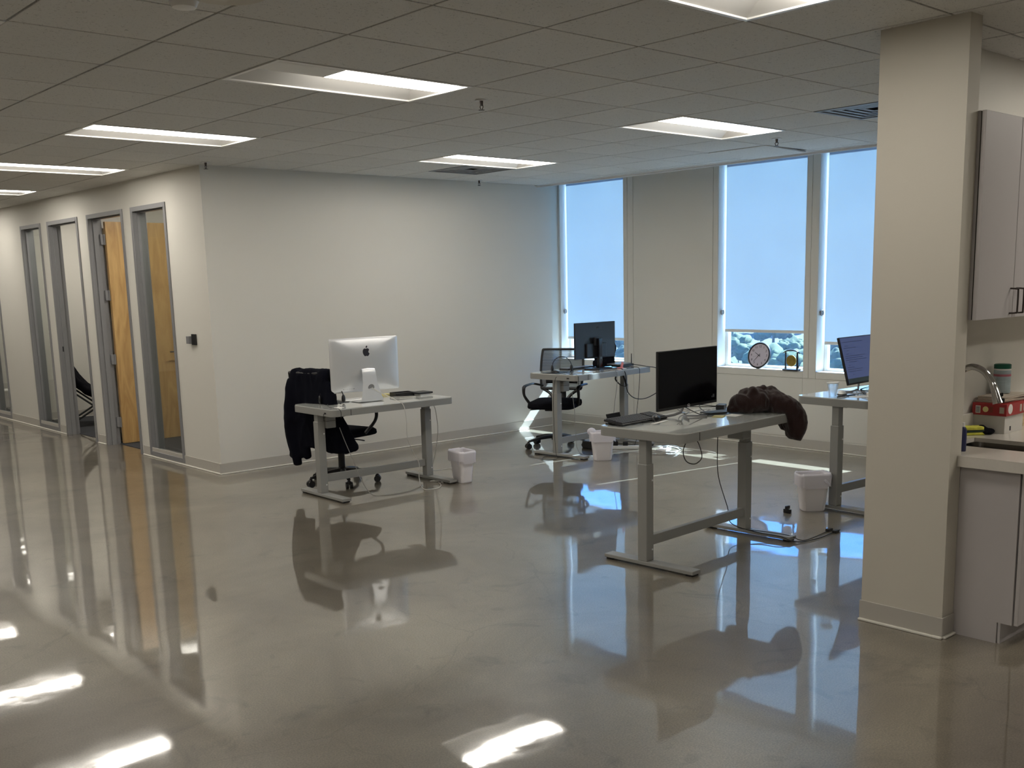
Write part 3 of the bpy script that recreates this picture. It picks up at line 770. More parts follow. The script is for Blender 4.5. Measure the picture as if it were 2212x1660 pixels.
C2 = chair(4.70, 3.02, R(211), 'black mesh-back office chair behind the far corner desk')

# dark coat on chair one
b = B(); cR = xf((2.12, 3.03, 0), R(12))
def W1(p): return cR @ Vector(p)
b.box(-.375, -.320, -.235, .195, .36, .985, .015, 2, mx=cR)
b.box(-.37, -.245, -.235, .19, .95, 1.015, .025, 2, mx=cR)
b.box(-.27, -.235, -.225, .20, .55, .98, .01, 2, mx=cR)
b.tube([W1((-.34, .18, .93)), W1((-.36, .205, .7)), W1((-.36, .205, .45)), W1((-.35, .16, .20))], .05, 10, 4, radii=[.045, .05, .05, .03])
b.tube([W1((-.33, -.22, .90)), W1((-.34, -.27, .7)), W1((-.29, -.33, .50)), W1((-.22, -.36, .34))], .05, 10, 4, radii=[.045, .055, .06, .06])
b.box(-.37, -.31, .03, .25, .26, .5, .02, 2, mx=cR); b.box(-.36, -.24, -.37, -.16, .33, .55, .03, 2, mx=cR)
coat = remesh(b, .012, 'coat', M['navy'], None, .010, 9)
tag(coat, 'dark navy coat draped over the office chair behind the low desk', 'coat')

# ------------------------------------------------------------------ waste bins
def bin_(cx, cy, rz, label, tall=0.0, seed=0):
    root = empty('waste_bin', (cx, cy, 0), rz, label, 'bin', 'white waste bins')
    s = B(); rows = []; 
    for (a, c, z) in ((.085, .055, .0), (.09, .06, .006), (.118, .080, .262), (.122, .084, .270), (.118, .080, .268), (.092, .060, .012)):
        rows.append([s.bm.verts.new((p[0], p[1], z)) for p in rrect(-a, a, -c, c, .035, 5)])
    n = len(rows[0])
    for a_, b_ in zip(rows, rows[1:]):
        for i in range(n): s.bm.faces.new((a_[i], a_[(i+1) % n], b_[(i+1) % n], b_[i]))
    s.bm.faces.new(rows[0][::-1]); s.bm.faces.new(rows[-1]); s.make('bucket', M['bin'], root, True)
    g = B(); rows = []
    prof = [(.105, .070, .15), (.114, .078, .235), (.119, .082, .272), (.125, .088, .279), (.129, .091, .262), (.129, .091, .225), (.128, .090, .185)]
    for li, (a, c, z) in enumerate(prof):
        P = rrect(-a, a, -c, c, .04, 8); ring = []
        for i, p in enumerate(P):
            t = i/len(P)*2*math.pi
            w_ = noise.noise(Vector((math.cos(t)*2.2+seed, math.sin(t)*2.2, li*.8)))
            w2 = noise.noise(Vector((math.cos(t)*7+seed, math.sin(t)*7, li*1.5)))
            k = 1+.02*w_+.018*w2 if li > 3 else 1
            zz = z+(.006*w2 if li in (3, 4) else 0)+(.030*w_+.012*w2 if li == 6 else 0)
            ring.append(g.bm.verts.new((p[0]*k+(0.004*w2), p[1]*k, zz)))
        rows.append(ring)
    n = len(rows[0])
    for a_, b_ in zip(rows, rows[1:]):
        for i in range(n): g.bm.faces.new((a_[i], a_[(i+1) % n], b_[(i+1) % n], b_[i]))
    if tall:
        g.ell((-.105, .03, .272), (.045, .04, .038), sub=3)
    else: g.tube([(.06, -.095, .235), (.085, -.10, .215), (.105, -.095, .195)], .01, 6, 3)
    for v in g.bm.verts:
        v.co += Vector((noise.noise(v.co*30+Vector((seed, 0, 0))), noise.noise(v.co*30+Vector((0, seed, 5))), 0))*.003
    root.scale = (.93, .93, 1.0)
    gl = g.make('bin_liner', M['bag'], root, True, autos=False); gl['label'] = 'crumpled white plastic bin liner'
    return root
bin_(2.840, 2.255, R(82), 'white waste bin with liner beside the right foot of the low desk', seed=1)
bin_(4.43, 2.10, R(-38), 'white waste bin with liner standing before the far corner desk', .1, seed=5)
bin_(3.85, -.56, R(-38), 'white waste bin with liner between the foreground desk and the column', seed=9)

# ------------------------------------------------------------------ desk 1 things
root = empty('desktop_computer', (2.165, 2.665, .738), R(-3.5), 'silver all-in-one computer seen from behind on the low desk', 'computer')
s = B(); rows = []  # bulging back shell, faces -Y
for (k, yy, rr) in ((1.0, .0, .012), (1.0, -.003, .012), (.992, -.006, .015), (.93, -.012, .04), (.82, -.020, .07), (.66, -.028, .09), (.46, -.034, .085), (.25, -.0375, .05), (.08, -.0385, .015)):
    rows.append([s.bm.verts.new((p[0], yy, .3075+p[1])) for p in rrect(-.325*k, .325*k, -.2235*k, .2235*k, rr, 6)])
n = len(rows[0])
for a_, b_ in zip(rows, rows[1:]):
    for i in range(n): s.bm.faces.new((a_[i], a_[(i+1) % n], b_[(i+1) % n], b_[i]))
s.bm.faces.new(rows[0][::-1]); s.bm.faces.new(rows[-1]); s.make('body', M['alu'], root, True, autos=False)
B().box(-.318, .318, .0005, .004, .16, .525).make('screen', M['blackgloss'], root)
st = B(); rows = []
path = [(-.040, .275, 0), (-.050, .262, 0), (-.085, .06, 0), (-.092, .016, 0), (-.078, .004, 0), (.10, .002, 0)]
st.tube([(0, -.036, .272), (0, -.060, .262), (0, -.078, .16), (0, -.100, .03), (0, -.092, .006), (0, .0, .005), (0, .085, .005)], .05, 4, 4, flat=(1, 0, 0), radii=[(.060, .006), (.062, .006), (.068, .006), (.100, .006), (.118, .005), (.125, .005), (.125, .004)])
st.make('stand', M['alu'], root, True)
B().cyl((0, -.089, .120), (0, -.0935, .119), .028, n=24).make('cable_hole', M['steel'], root)
pt = B()
for k, wv in enumerate((.012, .003, .003, .003, .003, .003, .012)): pt.box(.085+.016*k+.03, .085+.016*k+.03+wv, -.017, -.0105, .112, .118)
po = pt.make('ports', M['ink'], root); po.rotation_euler = (0, 0, 0)
for v in po.data.vertices: v.co.x = -v.co.x
# bitten-apple emblem, flat black
def apple(cx, cz, s_):
    P = []
    right = [(0, .36), (.10, .42), (.22, .44), (.36, .38), (.46, .24), (.36, .14), (.31, 0), (.36, -.13), (.48, -.22), (.40, -.40), (.28, -.54), (.16, -.57), (.02, -.52)]
    left = [(-.10, -.55), (-.22, -.56), (-.36, -.42), (-.46, -.22), (-.49, 0), (-.45, .22), (-.34, .38), (-.20, .44), (-.08, .40)]
    return [(cx+x*s_, cz+z*s_) for x, z in right+left]
rotv = Matrix(((1, 0, 0, 0), (0, 0, -1, 0), (0, 1, 0, 0), (0, 0, 0, 1)))   # xy plane -> xz plane facing -Y
lg = B().prism([(x, z) for x, z in apple(0, .4125, .064)], .028, .0370, mx=rotv)
lg.prism([(0, .446), (.003, .456), (.012, .463), (.014, .452), (.008, .446)], .022, .0345, mx=rotv)
lg.make('emblem', M['ink'], root)
# its white power cord
def cord(name, pts, r, mt, label, n=6, cat='cord', sm=6):
    o = B().tube(pts, r, n, sm).make(name, M[mt], None, True); return tag(o, label, cat, 'cords')
cord('cable', [(2.160, 2.565, .855), (2.19, 2.50, .82), (2.24, 2.36, .765), (2.27, 2.285, .72), (2.27, 2.25, .60), (2.28, 2.26, .45), (2.34, 2.27, .32), (2.38, 2.25, .22), (2.36, 2.23, .10), (2.38, 2.20, .012), (2.50, 2.17, .006), (2.60, 2.25, .006), (2.66, 2.36, .008)], .0032, 'cordw', 'white cord running from the silver computer down to the floor')
cord('cable', [(1.80, 2.52, .565), (1.82, 2.48, .45), (1.86, 2.44, .30), (1.90, 2.40, .14), (1.96, 2.34, .012), (2.06, 2.26, .005), (2.28, 2.26, .005), (2.50, 2.38, .005)], .0028, 'cordg', 'thin grey cord hanging from the motor box of the low desk')
cord('cable', [(2.74, 2.50, .66), (2.80, 2.55, .60), (2.87, 2.62, .42), (2.90, 2.70, .22), (2.93, 2.80, .06), (3.00, 2.86, .006), (3.18, 2.82, .006), (3.22, 2.62, .006), (3.06, 2.48, .006), (2.94, 2.42, .006)], .0035, 'cordw', 'white extension cord curling over the floor beyond the bin')
B().box(3.09, 3.14, 2.48, 2.52, 0, .02, .004, 2).make('plug', M['cordw'], None); tag(bpy.data.objects['plug'], 'small white plug on the floor right of the first bin', 'plug')
for k in range(2):
    cord('cable', [(2.66, 2.30+.03*k, .006), (2.70, 2.38, .010), (2.64+.04*k, 2.46, .006), (2.74, 2.47, .008), (2.80, 2.40+.03*k, .006)], .003, 'cordw', ['short white cord looped by the right foot of the low desk', 'second white cord knotted beside the first bin and desk foot'][k])
cord('cable', [(1.64, 2.45, .705), (1.60, 2.42, .700), (1.585, 2.40, .690)], .003, 'cordb', 'short black cable plugged into the left end of the low desk')
cord('cable', [(1.80, 2.68, .742), (1.72, 2.55, .742), (1.69, 2.42, .742), (1.685, 2.33, .740), (1.684, 2.30, .715), (1.684, 2.305, .67)], .0025, 'cordb', 'black headset cable hanging over the front edge of the low desk')

def headset(x, y, z, rz, label, r=.095):
    root = empty('headset', (x, y, z), rz, label, 'headset', 'black headsets')
    B().tube([(r*math.cos(R(a))*1.0, 0, .05+r*1.05*math.sin(R(a))) for a in range(-10, 191, 20)], .005, 8, 2, flat=(0, 1, 0), radii=[(.009, .004)]*11).make('headband', M['black'], root, True)
    for s_ in (-1, 1):
        B().ell((s_*r, 0, .035), (.016, .032, .036), sub=3).make('ear_cup', M['black'], root, True)
    B().tube([(r, .0, .03), (r+.01, -.06, .012), (r-.02, -.12, .010)], .003, 6).ell((r-.02, -.125, .011), (.009, .012, .008), sub=2).make('microphone', M['black'], root, True)
    return root
headset(1.865, 2.72, .742, R(-35), 'black headset standing on the left of the low desk')
o = B().prism(rrect(1.78, 2.03, 2.70, 2.92, .02), .7381, .741).make('mouse_pad', M['black'], None); tag(o, 'black mouse pad on the left of the low desk', 'mouse pad')
o = B().ell((1.93, 2.83, .741), (.028, .055, .020), sub=3).make('mouse', M['white'], None, True); tag(o, 'white computer mouse on the low desk beside the headset', 'mouse')
root = empty('keyboard', (2.14, 2.83, .738), R(-2), 'slim white keyboard under the silver computer', 'keyboard')
B().box(-.14, .14, -.056, .056, 0, .008, .002, 1).make('case', M['alu'], root)
kb = B()
for r_ in range(5):
    for c_ in range(14): kb.box(-.135+c_*.0193, -.135+c_*.0193+.0165, -.05+r_*.020, -.05+r_*.020+.0165, .008, .011)
kb.make('keys', M['white'], root)['kind'] = 'stuff'
o = B().box(2.48, 2.555, 2.86, 2.935, .738, .752, .001, 1, mx=None).make('sticky_notes', M['yellow'], None); tag(o, 'pad of pale yellow sticky notes behind the silver computer', 'sticky notes')
root = empty('desk_tray', (2.60, 2.76, .738), R(-8), 'shallow black tray on the right half of the low desk', 'tray')
B().prism(rrect(-.085, .085, -.055, .055, .015), 0, .004).make('bottom', M['black'], root)
t_ = B()
t_.box(-.09, .09, -.06, -.055, .0, .032, .001, 1).box(-.09, .09, .055, .06, .0, .032, .001, 1).box(-.09, -.085, -.055, .055, .0, .032, .001, 1).box(.085, .09, -.055, .055, .0, .032, .001, 1)
t_.make('rim', M['black'], root)
o = B().box(2.68, 2.80, 2.60, 2.72, .738, .752, .003, 2).make('white_box', M['paper'], None); tag(o, 'flat white box at the right end of the low desk, black pad on it', 'box')
o = B().box(2.66, 2.81, 2.59, 2.73, .7525, .768, .004, 2).make('tablet_case', M['black'], None); tag(o, 'black tablet case lying on the flat white box', 'case')
cord('cable', [(2.42, 2.68, .742), (2.50, 2.66, .744), (2.56, 2.62, .742), (2.60, 2.56, .744), (2.52, 2.54, .742), (2.46, 2.60, .742)], .0025, 'cordw', 'short white cable coiled on the low desk right of the stand')
o = B().box(1.70, 1.78, 2.40, 2.46, .7381, .7395).make('paper_slip', M['paper'], None); tag(o, 'small white slip of paper near the headset on the low desk', 'paper')

# ------------------------------------------------------------------ monitors
def monitor_body(root, w_, z0, z1, back=True, tilt=0.0, mt='black'):
    mx = Matrix.Translation((0, 0, z0)) @ Matrix.Rotation(tilt, 4, 'X')
    o = B().box(-w_/2, w_/2, -.008, .010, 0, z1-z0, .003, 2, mx=mx).make('panel', M[mt], root); return mx
# monitor 2: back towards the camera
r = empty('monitor', (4.91, 2.645, .81), R(2), 'black monitor seen from behind on the far corner desk', 'monitor')
monitor_body(r, .60, .11, .47); h_ = .36
B().box(-.292, .292, .0105, .0125, .125, .462).make('screen', M['screenoff'], r)
B().box(-.15, .15, -.028, -.008, .12, .26, .008, 2).make('back_housing', M['black'], r)
B().box(-.05, .05, -.05, -.028, .24, .32, .004, 2).make('mount', M['black'], r)
B().box(-.022, .030, -.075, -.045, .0, .31, .004, 2).make('stand_column', M['blackgloss'], r)
B().prism(rrect(-.12, .12, -.14, .06, .03), 0, .014).make('stand_foot', M['black'], r, True)
text('LG', .034, M['logo'], 'logo', r, xf((.072, -.0086, .415), 0) @ Matrix.Rotation(R(90), 4, 'X'))
ring = B().tube([(.030+.013*math.cos(a*math.pi/10), -.0088, .415+.013*math.sin(a*math.pi/10)) for a in range(21)], .0016, 5, 0).box(.028, .0305, -.0092, -.0084, .408, .422).box(.028, .036, -.0092, -.0084, .408, .4105)
ring.make('emblem', M['logo'], r)
B().box(-.005, .02, -.0765, -.0755, .105, .125).make('label_sticker', M['logo'], r)
# monitor 3: dark screen towards the camera
r = empty('monitor', (2.435, -.54, .826), R(4), 'black monitor with dark screen on the foreground desk', 'monitor')
monitor_body(r, .635, .068, .433)
B().box(-.313, .313, -.0095, -.0078, .086, .428).make('screen', M['screenoff'], r)
B().box(-.20, .20, .010, .035, .12, .34, .01, 2).make('back_housing', M['black'], r)
stn = B()
stn.tube([(-.10, -.08, .006), (0, .03, .010), (.10, -.08, .006)], .006, 6, 0).tube([(-.14, .12, .006), (0, .05, .03), (0, .045, .12), (0, .03, .22)], .009, 6, 3).tube([(.14, .12, .006), (0, .05, .03)], .006, 6, 0)
stn.make('stand', M['steel'], r, True)
B().tube([(.0+.012*math.cos(a*math.pi/8), -.0098, .078+.0075+.0*a+.0-.0085+.012*math.sin(a*math.pi/8)) for a in range(17)], .0012, 4, 0).make('emblem', M['gridw'], r)
text('hp', .016, M['gridw'], 'logo', r, xf((0, -.0098, .0775), 0) @ Matrix.Rotation(R(90), 4, 'X'))
B().box(.255, .262, -.0105, -.0098, .105, .115).box(.268, .285, -.0105, -.0098, .105, .125).make('sticker', M['logo'], r)
# monitor 4: lit screen, leaning back
r = empty('monitor', (4.40, -.645, .82), R(3), 'monitor with lit bluish screen beside the cream column', 'monitor')
mx = Matrix.Translation((0, 0, .075)) @ Matrix.Rotation(R(-15), 4, 'X')
B().box(-.275, .275, -.008, .010, 0, .355, .003, 2, mx=mx).make('panel', M['black'], r)
B().box(-.267, .267, -.0095, -.0082, .012, .349, mx=mx).make('screen', M['screenon'], r)
B().box(-.267, .267, -.0102, -.0096, .012, .045, mx=mx).make('taskbar', M['screenbar'], r)
ln = B()
random.seed(3)
for k, (z, x0, l_) in enumerate([(.315, -.24, .30), (.285, -.22, .05), (.27, -.24, .18), (.25, -.20, .03), (.225, -.215, .03), (.21, -.24, .30), (.195, -.24, .26), (.18, -.24, .31), (.165, -.20, .12), (.14, -.215, .03), (.125, -.24, .10), (.11, -.24, .22), (.095, -.24, .20), (.07, -.18, .025)]):
    ln.box(x0, x0+l_, -.0102, -.0096, z, z+.0035, mx=mx)
ln.make('screen_lines', M['screenline'], r)
B().box(-.14, .14, .010, .03, .06, .24, .008, 2, mx=mx).make('back_housing', M['black'], r)
B().tube([(-.12, -.08, .006), (0, .06, .010), (.12, -.08, .006)], .006, 6, 0).tube([(-.12, .14, .006), (0, .06, .02), (0, .07, .20)], .009, 6, 2).tube([(.12, .14, .006), (0, .06, .02)], .006, 6, 0).make('stand', M['steel'], r, True)

# ------------------------------------------------------------------ desk 2 things
Z2 = .810
o = B().prism(rrect(-.13, .13, -.10, .10, .02), 0, .003, mx=xf((4.40, 2.66, Z2), R(4))).make('mouse_pad', M['black'], None); tag(o, 'black mouse pad on the far corner desk', 'mouse pad')
headset(4.455, 2.66, Z2+.003, R(-40), 'black headset standing on the far corner desk')
o = B().ell((4.36, 2.66, Z2+.003), (.032, .055, .022), sub=3).make('mouse', M['black'], None, True); tag(o, 'black computer mouse on the far corner desk', 'mouse')
r = empty('keyboard', (4.84, 2.83, Z2), R(4), 'thin dark keyboard behind the stand of the far monitor', 'keyboard')
B().box(-.21, .21, -.06, .06, 0, .014, .003, 1).make('case', M['black'], r)
kb = B()
for r_ in range(5):
    for c_ in range(20): kb.box(-.202+c_*.0203, -.202+c_*.0203+.017, -.053+r_*.0215, -.053+r_*.0215+.0175, .014, .018)
kb.make('keys', M['steel'], r)['kind'] = 'stuff'
o = B().box(4.55, 4.66, 2.40, 2.46, Z2+.0001, Z2+.0012).make('paper_sheet', M['paper'], None); tag(o, 'small white paper at the front of the far corner desk', 'paper')
r = empty('wifi_router', (5.28, 2.60, Z2), R(5), 'flat black box with upright antenna at right of the far corner desk', 'router')
B().box(-.13, .11, -.055, .055, .004, .028, .004, 2).make('case', M['black'], r)
B().cyl((.115, 0, .018), (.135, 0, .018), .006).cyl((.14, 0, .012), (.14, 0, .125), .0055, .004).make('antenna', M['black'], r, True)
r = empty('laptop', (5.20, 2.60, Z2+.0285), R(8), 'closed thin silver-blue laptop on the black box', 'laptop')
B().box(-.10, .14, -.07, .07, 0, .012, .003, 2).make('case', M['steel'], r)
o = B().prism(rrect(5.00, 5.13, 2.40, 2.47, .03), Z2+.0002, Z2+.0022, mx=None).make('paper_plate', M['paper'], None); tag(o, 'white oval paper under the pink notes', 'paper')
o = B().box(-.03, .03, -.025, .025, 0, .012, .001, 1, mx=xf((5.055, 2.435, Z2+.0025), R(20))).box(-.018, .018, -.003, .003, .0, .055, .001, 1, mx=xf((5.085, 2.445, Z2+.012), R(10), 0, R(25))).make('sticky_notes', M['pink'], None); tag(o, 'pink sticky notes on the far corner desk', 'sticky notes')
# backpack on the far desk
b = B(); b.box(5.10, 5.28, 2.70, 2.86, Z2+.02, Z2+.26, .04, 3); b.ell((5.19, 2.78, Z2+.25), (.10, .08, .05)); b.tube([(5.27, 2.74, Z2+.10), (5.315, 2.74, Z2+.20), (5.27, 2.75, Z2+.28)], .012, 8, 4)
b.tube([(5.15, 2.73, Z2+.26), (5.19, 2.73, Z2+.325), (5.23, 2.73, Z2+.26)], .010, 8, 4); b.box(5.0, 5.25, 2.68, 2.78, Z2+.02, Z2+.09, .02, 2)
bp_ = remesh(b, .012, 'backpack', M['fabric'], None, .004, 16); bp_.location.z = -.012; tag(bp_, 'black backpack standing behind the far monitor', 'bag')
r = B().tube([(4.98, 2.42, .752), (4.95, 2.40, .71), (4.99, 2.37, .655), (5.05, 2.355, .640), (5.06, 2.37, .68), (5.045, 2.39, .752)], .01, 6, 5, flat=(0, 1, 0), radii=[(.012, .003)]*6).make('strap', M['strap'], None, True); tag(r, 'black strap loop hanging under the far corner desk', 'strap')
FD = [('black cable looping off the right end of the far corner desk', 'cordb', .0045, [(5.33, 2.52, .835), (5.36, 2.36, .818), (5.55, 2.36, .78), (5.66, 2.34, .68), (5.60, 2.34, .58), (5.35, 2.33, .50), (5.16, 2.33, .51), (5.04, 2.33, .60), (5.02, 2.33, .76), (5.00, 2.36, .816), (4.98, 2.43, .816)]),
      ('thin black cable dropping straight from the far corner desk', 'cordb', .003, [(5.22, 2.44, .817), (5.24, 2.355, .812), (5.24, 2.34, .75), (5.235, 2.35, .55), (5.22, 2.37, .30), (5.22, 2.36, .12), (5.10, 2.30, .012)]),
      ('grey cable hanging from the middle of the far corner desk', 'cordg', .003, [(4.80, 2.42, .816), (4.86, 2.335, .812), (4.88, 2.31, .75), (4.87, 2.34, .50), (4.86, 2.37, .25), (4.88, 2.42, .03)]),
      ('grey cable hanging from the motor box of the far corner desk', 'cordg', .003, [(4.47, 2.54, .62), (4.46, 2.50, .45), (4.44, 2.47, .25), (4.43, 2.42, .05), (4.50, 2.32, .006), (4.64, 2.32, .006)]),
      ('thin dark cable down the left end of the far corner desk', 'cordb', .0025, [(4.245, 2.52, .785), (4.205, 2.50, .76), (4.20, 2.52, .60), (4.20, 2.52, .30), (4.20, 2.50, .06), (4.16, 2.45, .006), (4.04, 2.52, .006), (4.20, 2.62, .006), (4.30, 2.42, .006)]),
      ('headset cable over the front edge of the far corner desk', 'cordb', .0025, [(4.42, 2.60, .816), (4.33, 2.45, .816), (4.31, 2.325, .815), (4.305, 2.285, .79), (4.31, 2.29, .72)])]
for l_, mt, r_, P in FD: cord('cable', P, r_, mt, l_)
r = empty('power_strip', (5.02, 2.42, 0), R(-50), 'power strip with black adaptor plugs on the floor under the far desk', 'power strip')
B().box(-.20, .20, -.028, .028, 0, .035, .006, 2).make('housing', M['white'], r)
for k, x in enumerate((-.13, -.04, .06)): B().box(x-.025, x+.025, -.022, .022, .035, .075+.01*(k % 2), .004, 2).make('adaptor', M['black'], r)
r = empty('power_strip', (5.19, 1.98, 0), R(20), 'white surge protector with coiled cables on the sunlit floor', 'power strip')
B().box(-.09, .09, -.05, .05, 0, .03, .006, 2).make('housing', M['white'], r)
B().box(.02, .07, -.02, .02, .03, .05, .004, 2).make('adaptor', M['steel'], r)
for k in range(4):
    cord('cable', [(5.10+.03*k, 2.10, .04), (5.25, 2.05-.04*k, .03+.01*k), (5.28+.02*k, 1.88, .01), (5.12, 1.80+.03*k, .012), (5.02+.02*k, 1.95, .02), (5.05, 2.2, .03)], .0035, 'cordb' if k % 2 else 'cordw', ['outer white', 'outer black', 'inner white', 'inner black'][k]+' cable coiled by the surge protector on the floor')
cord('cable', [(5.25, 2.04, .04), (5.36, 1.85, .02), (5.42, 1.62, .010), (5.40, 1.50, .008)], .005, 'cordw', 'white cord leading away across the sunlit floor near the windows')
o = B().box(4.80, 5.02, 2.54, 2.74, .02, .10, .01, 2).make('floor_case', M['black'], None); o.location = (0, 0, -.02); tag(o, 'black flat case on the floor under the far corner desk', 'case')

# ------------------------------------------------------------------ desk 3 things
Z3 = .826
r = empty('keyboard', (2.09, -.415, Z3), R(4), 'full-size black keyboard on the foreground desk', 'keyboard')
k_ = .225
kx_ = Matrix.Translation((0, 0, .007)) @ Matrix.Rotation(R(8), 4, 'X')
B().box(-k_, k_, -.074, .074, 0.004, .018, .004, 2, mx=kx_).make('case', M['black'], r)
for q in (-.18, .18): B().box(q-.01, q+.01, .055, .066, 0, .020).make('flip_foot', M['black'], r)
kb = B()
rx_ = kx_ @ Matrix.Translation((0, 0, -.002))
for r_ in range(6):
    for c_ in range(21):
        if c_ in (15,) or (c_ == 18 and r_ < 6 and False): continue
        x = -.218+c_*.0208; y_ = -.064+r_*.0215
        kb.box(x, x+.017, y_, y_+.0175, .020, .025, mx=rx_)
ko = kb.make('keys', M['keys'], r); ko['kind'] = 'stuff'
r = empty('mouse', (2.205, -.475, Z3), R(35), 'black computer mouse beside the black keyboard', 'mouse')
B().ell((0, 0, .004), (.055, .032, .032), sub=3).make('shell', M['black'], r, True)
B().cyl((.03, -.004, .030), (.03, .004, .030), .008).make('scroll_wheel', M['steel'], r)
o = B().tube([(2.06, -.50, Z3+.004), (2.10, -.505, Z3+.005), (2.15, -.50, Z3+.004), (2.17, -.49, Z3+.004)], .003, 6, 3).tube([(2.05, -.49, Z3+.004), (2.10, -.49, Z3+.006), (2.15, -.485, Z3+.004)], .002, 6, 3).make('eyeglasses', M['black'], None, True); tag(o, 'thin dark eyeglasses lying left of the black mouse', 'eyeglasses')
o = B().box(-.09, .09, -.012, .012, 0, .002, mx=xf((2.16, -.55, Z3+.0003), R(12))).make('paper_slip', M['paper'], None); tag(o, 'narrow white paper slip in front of the black keyboard', 'paper')
r = empty('phone_stand', (1.985, -.362, Z3), R(6), 'low black folding stand behind the black keyboard', 'stand')
B().box(-.09, .07, -.020, .03, .0, .008, .002, 1).make('base', M['black'], r)
B().box(-.065, .07, .016, .024, .006, .068, .002, 1, mx=Matrix.Rotation(R(-20), 4, 'X')).make('rest', M['black'], r)
r = empty('power_adaptor', (2.90, -.45, Z3), R(25), 'small black power adaptor brick beside the brown jacket', 'adaptor')
B().box(-.045, .045, -.028, .028, 0, .035, .005, 2).make('brick', M['black'], r)
B().cyl((-.045, 0, .018), (-.06, 0, .018), .004).make('inlet', M['black'], r)
o = B().box(-.05, .03, -.035, .035, 0, .004, .001, 1, mx=xf((2.60, -.66, Z3), R(25))).make('sticky_notes', M['yellow'], None); tag(o, 'yellow sticky notes under the black pad on the foreground desk', 'sticky notes')
o = B().box(-.055, .055, -.04, .04, 0, .0015, .0005, 1, mx=xf((2.70, -.70, Z3), R(10))).make('paper_slip', M['paper'], None); tag(o, 'white slip next to the yellow notes on the foreground desk', 'paper')
o = B().prism(rrect(-.105, .09, -.055, .055, .02), 0, .007, mx=xf((2.72, -.555, Z3+.006), R(-18))).make('wireless_charger', M['black'], None, True); tag(o, 'thin black rounded pad on the foreground desk', 'pad')
CD = [('black cable arcing across the glass of the foreground desk', 'cordb', .003, [(2.44, -.50, Z3+.07), (2.50, -.58, Z3+.02), (2.62, -.56, Z3+.006), (2.72, -.42, Z3+.02), (2.82, -.34, Z3+.03), (2.95, -.34, Z3+.01), (2.98, -.38, Z3+.012)]),
      ('black cable beside the monitor stand on the foreground desk', 'cordb', .003, [(2.46, -.46, Z3+.06), (2.60, -.34, Z3+.03), (2.78, -.30, Z3+.02), (2.90, -.33, Z3+.008), (2.93, -.42, Z3+.012)]),
      ('thin grey cable crossing the foreground desk glass', 'cordg', .0025, [(2.42, -.47, Z3+.05), (2.55, -.43, Z3+.006), (2.70, -.34, Z3+.006), (2.72, -.22, Z3+.01), (2.86, -.24, Z3+.02)]),
      ('black wire loop hanging below the front edge of the foreground desk', 'cordb', .003, [(2.03, -.93, .775), (2.05, -.94, .735), (2.06, -.95, .665), (2.00, -.95, .635), (1.92, -.95, .66), (1.89, -.95, .72), (1.94, -.93, .765)]),
      ('long black power cord dropping behind the crossbar of the foreground desk', 'cordb', .003, [(2.62, -.64, .77), (2.64, -.62, .60), (2.68, -.60, .42), (2.78, -.60, .20), (2.83, -.60, .08), (2.88, -.78, .04), (2.90, -.92, .036), (2.94, -1.03, .010), (3.12, -1.07, .006), (3.34, -1.05, .006)]),
      ('second black power cord lying over the foot of the foreground desk', 'cordb', .0028, [(2.86, -.70, .05), (2.93, -.80, .040), (2.96, -.95, .036), (3.00, -1.03, .008), (3.16, -1.03, .006), (3.36, -1.00, .006)])]
for l_, mt, r_, P in CD: cord('cable', P, r_, mt, l_)
o = B().box(3.33, 3.38, -1.07, -1.04, 0, .018, .004, 2).cyl((3.38, -1.06, .012), (3.40, -1.06, .012), .003).make('plug', M['black'], None); tag(o, 'black plug at the end of the cord on the floor', 'plug')
o = B().box(3.34, 3.39, -1.015, -.985, 0, .018, .004, 2).make('plug', M['black'], None); tag(o, 'second black plug lying beside the other on the floor', 'plug')
o = B().box(3.63, 3.65, -.52, -.46, 0, .03, .004, 2).box(3.62, 3.66, -.50, -.48, .03, .055, .003, 1).make('plug', M['black'], None); tag(o, 'small black plug on the floor behind the bin near the column', 'plug')

# brown jacket over the right end of the foreground desk
b = B(); zj = Z3
b.ell((2.845, -.665, zj+.055), (.075, .085, .065)); b.ell((2.93, -.715, zj+.075), (.10, .12, .075)); b.ell((2.80, -.635, zj+.025), (.045, .05, .028))
b.ell((3.02, -.785, zj+.070), (.10, .12, .072)); b.ell((3.09, -.85, zj+.02), (.075, .10, .075)); b.ell((2.90, -.69, zj+.115), (.05, .08, .035))
b.tube([(2.98, -.83, zj+.06), (3.06, -.92, zj+.02), (3.085, -.96, zj-.07), (3.075, -.955, zj-.165)], .07, 12, 4, radii=[.06, .075, .075, .045])
b.tube([(3.02, -.80, zj+.08), (3.12, -.88, zj+.02), (3.145, -.915, zj-.09), (3.13, -.91, zj-.17)], .07, 12, 4, radii=[.06, .068, .066, .045])
b.tube([(3.08, -.74, zj+.06), (3.16, -.80, zj+.0), (3.17, -.83, zj-.09), (3.155, -.84, zj-.13)], .05, 12, 4, radii=[.045, .05, .045, .03])
b.tube([(2.83, -.70, zj+.05), (2.885, -.72, zj+.13), (2.94, -.76, zj+.10), (2.96, -.80, zj+.05)], .03, 10, 4, radii=[.022, .034, .034, .02])
b.tube([(2.95, -.70, zj+.14), (3.05, -.78, zj+.135), (3.13, -.84, zj+.07)], .03, 10, 4, radii=[.02, .028, .02])
jk = remesh(b, .008, 'jacket', M['brown'], None, .011, 13)
for v in jk.data.vertices:
    if v.co.z < Z3+.002 and v.co.z > Z3-.07 and (v.co.x-2.437)*math.cos(R(3))+(v.co.y+.625)*math.sin(R(3)) < .602 and -(v.co.x-2.437)*math.sin(R(3))+(v.co.y+.625)*math.cos(R(3)) > -.317: v.co.z = Z3+.002
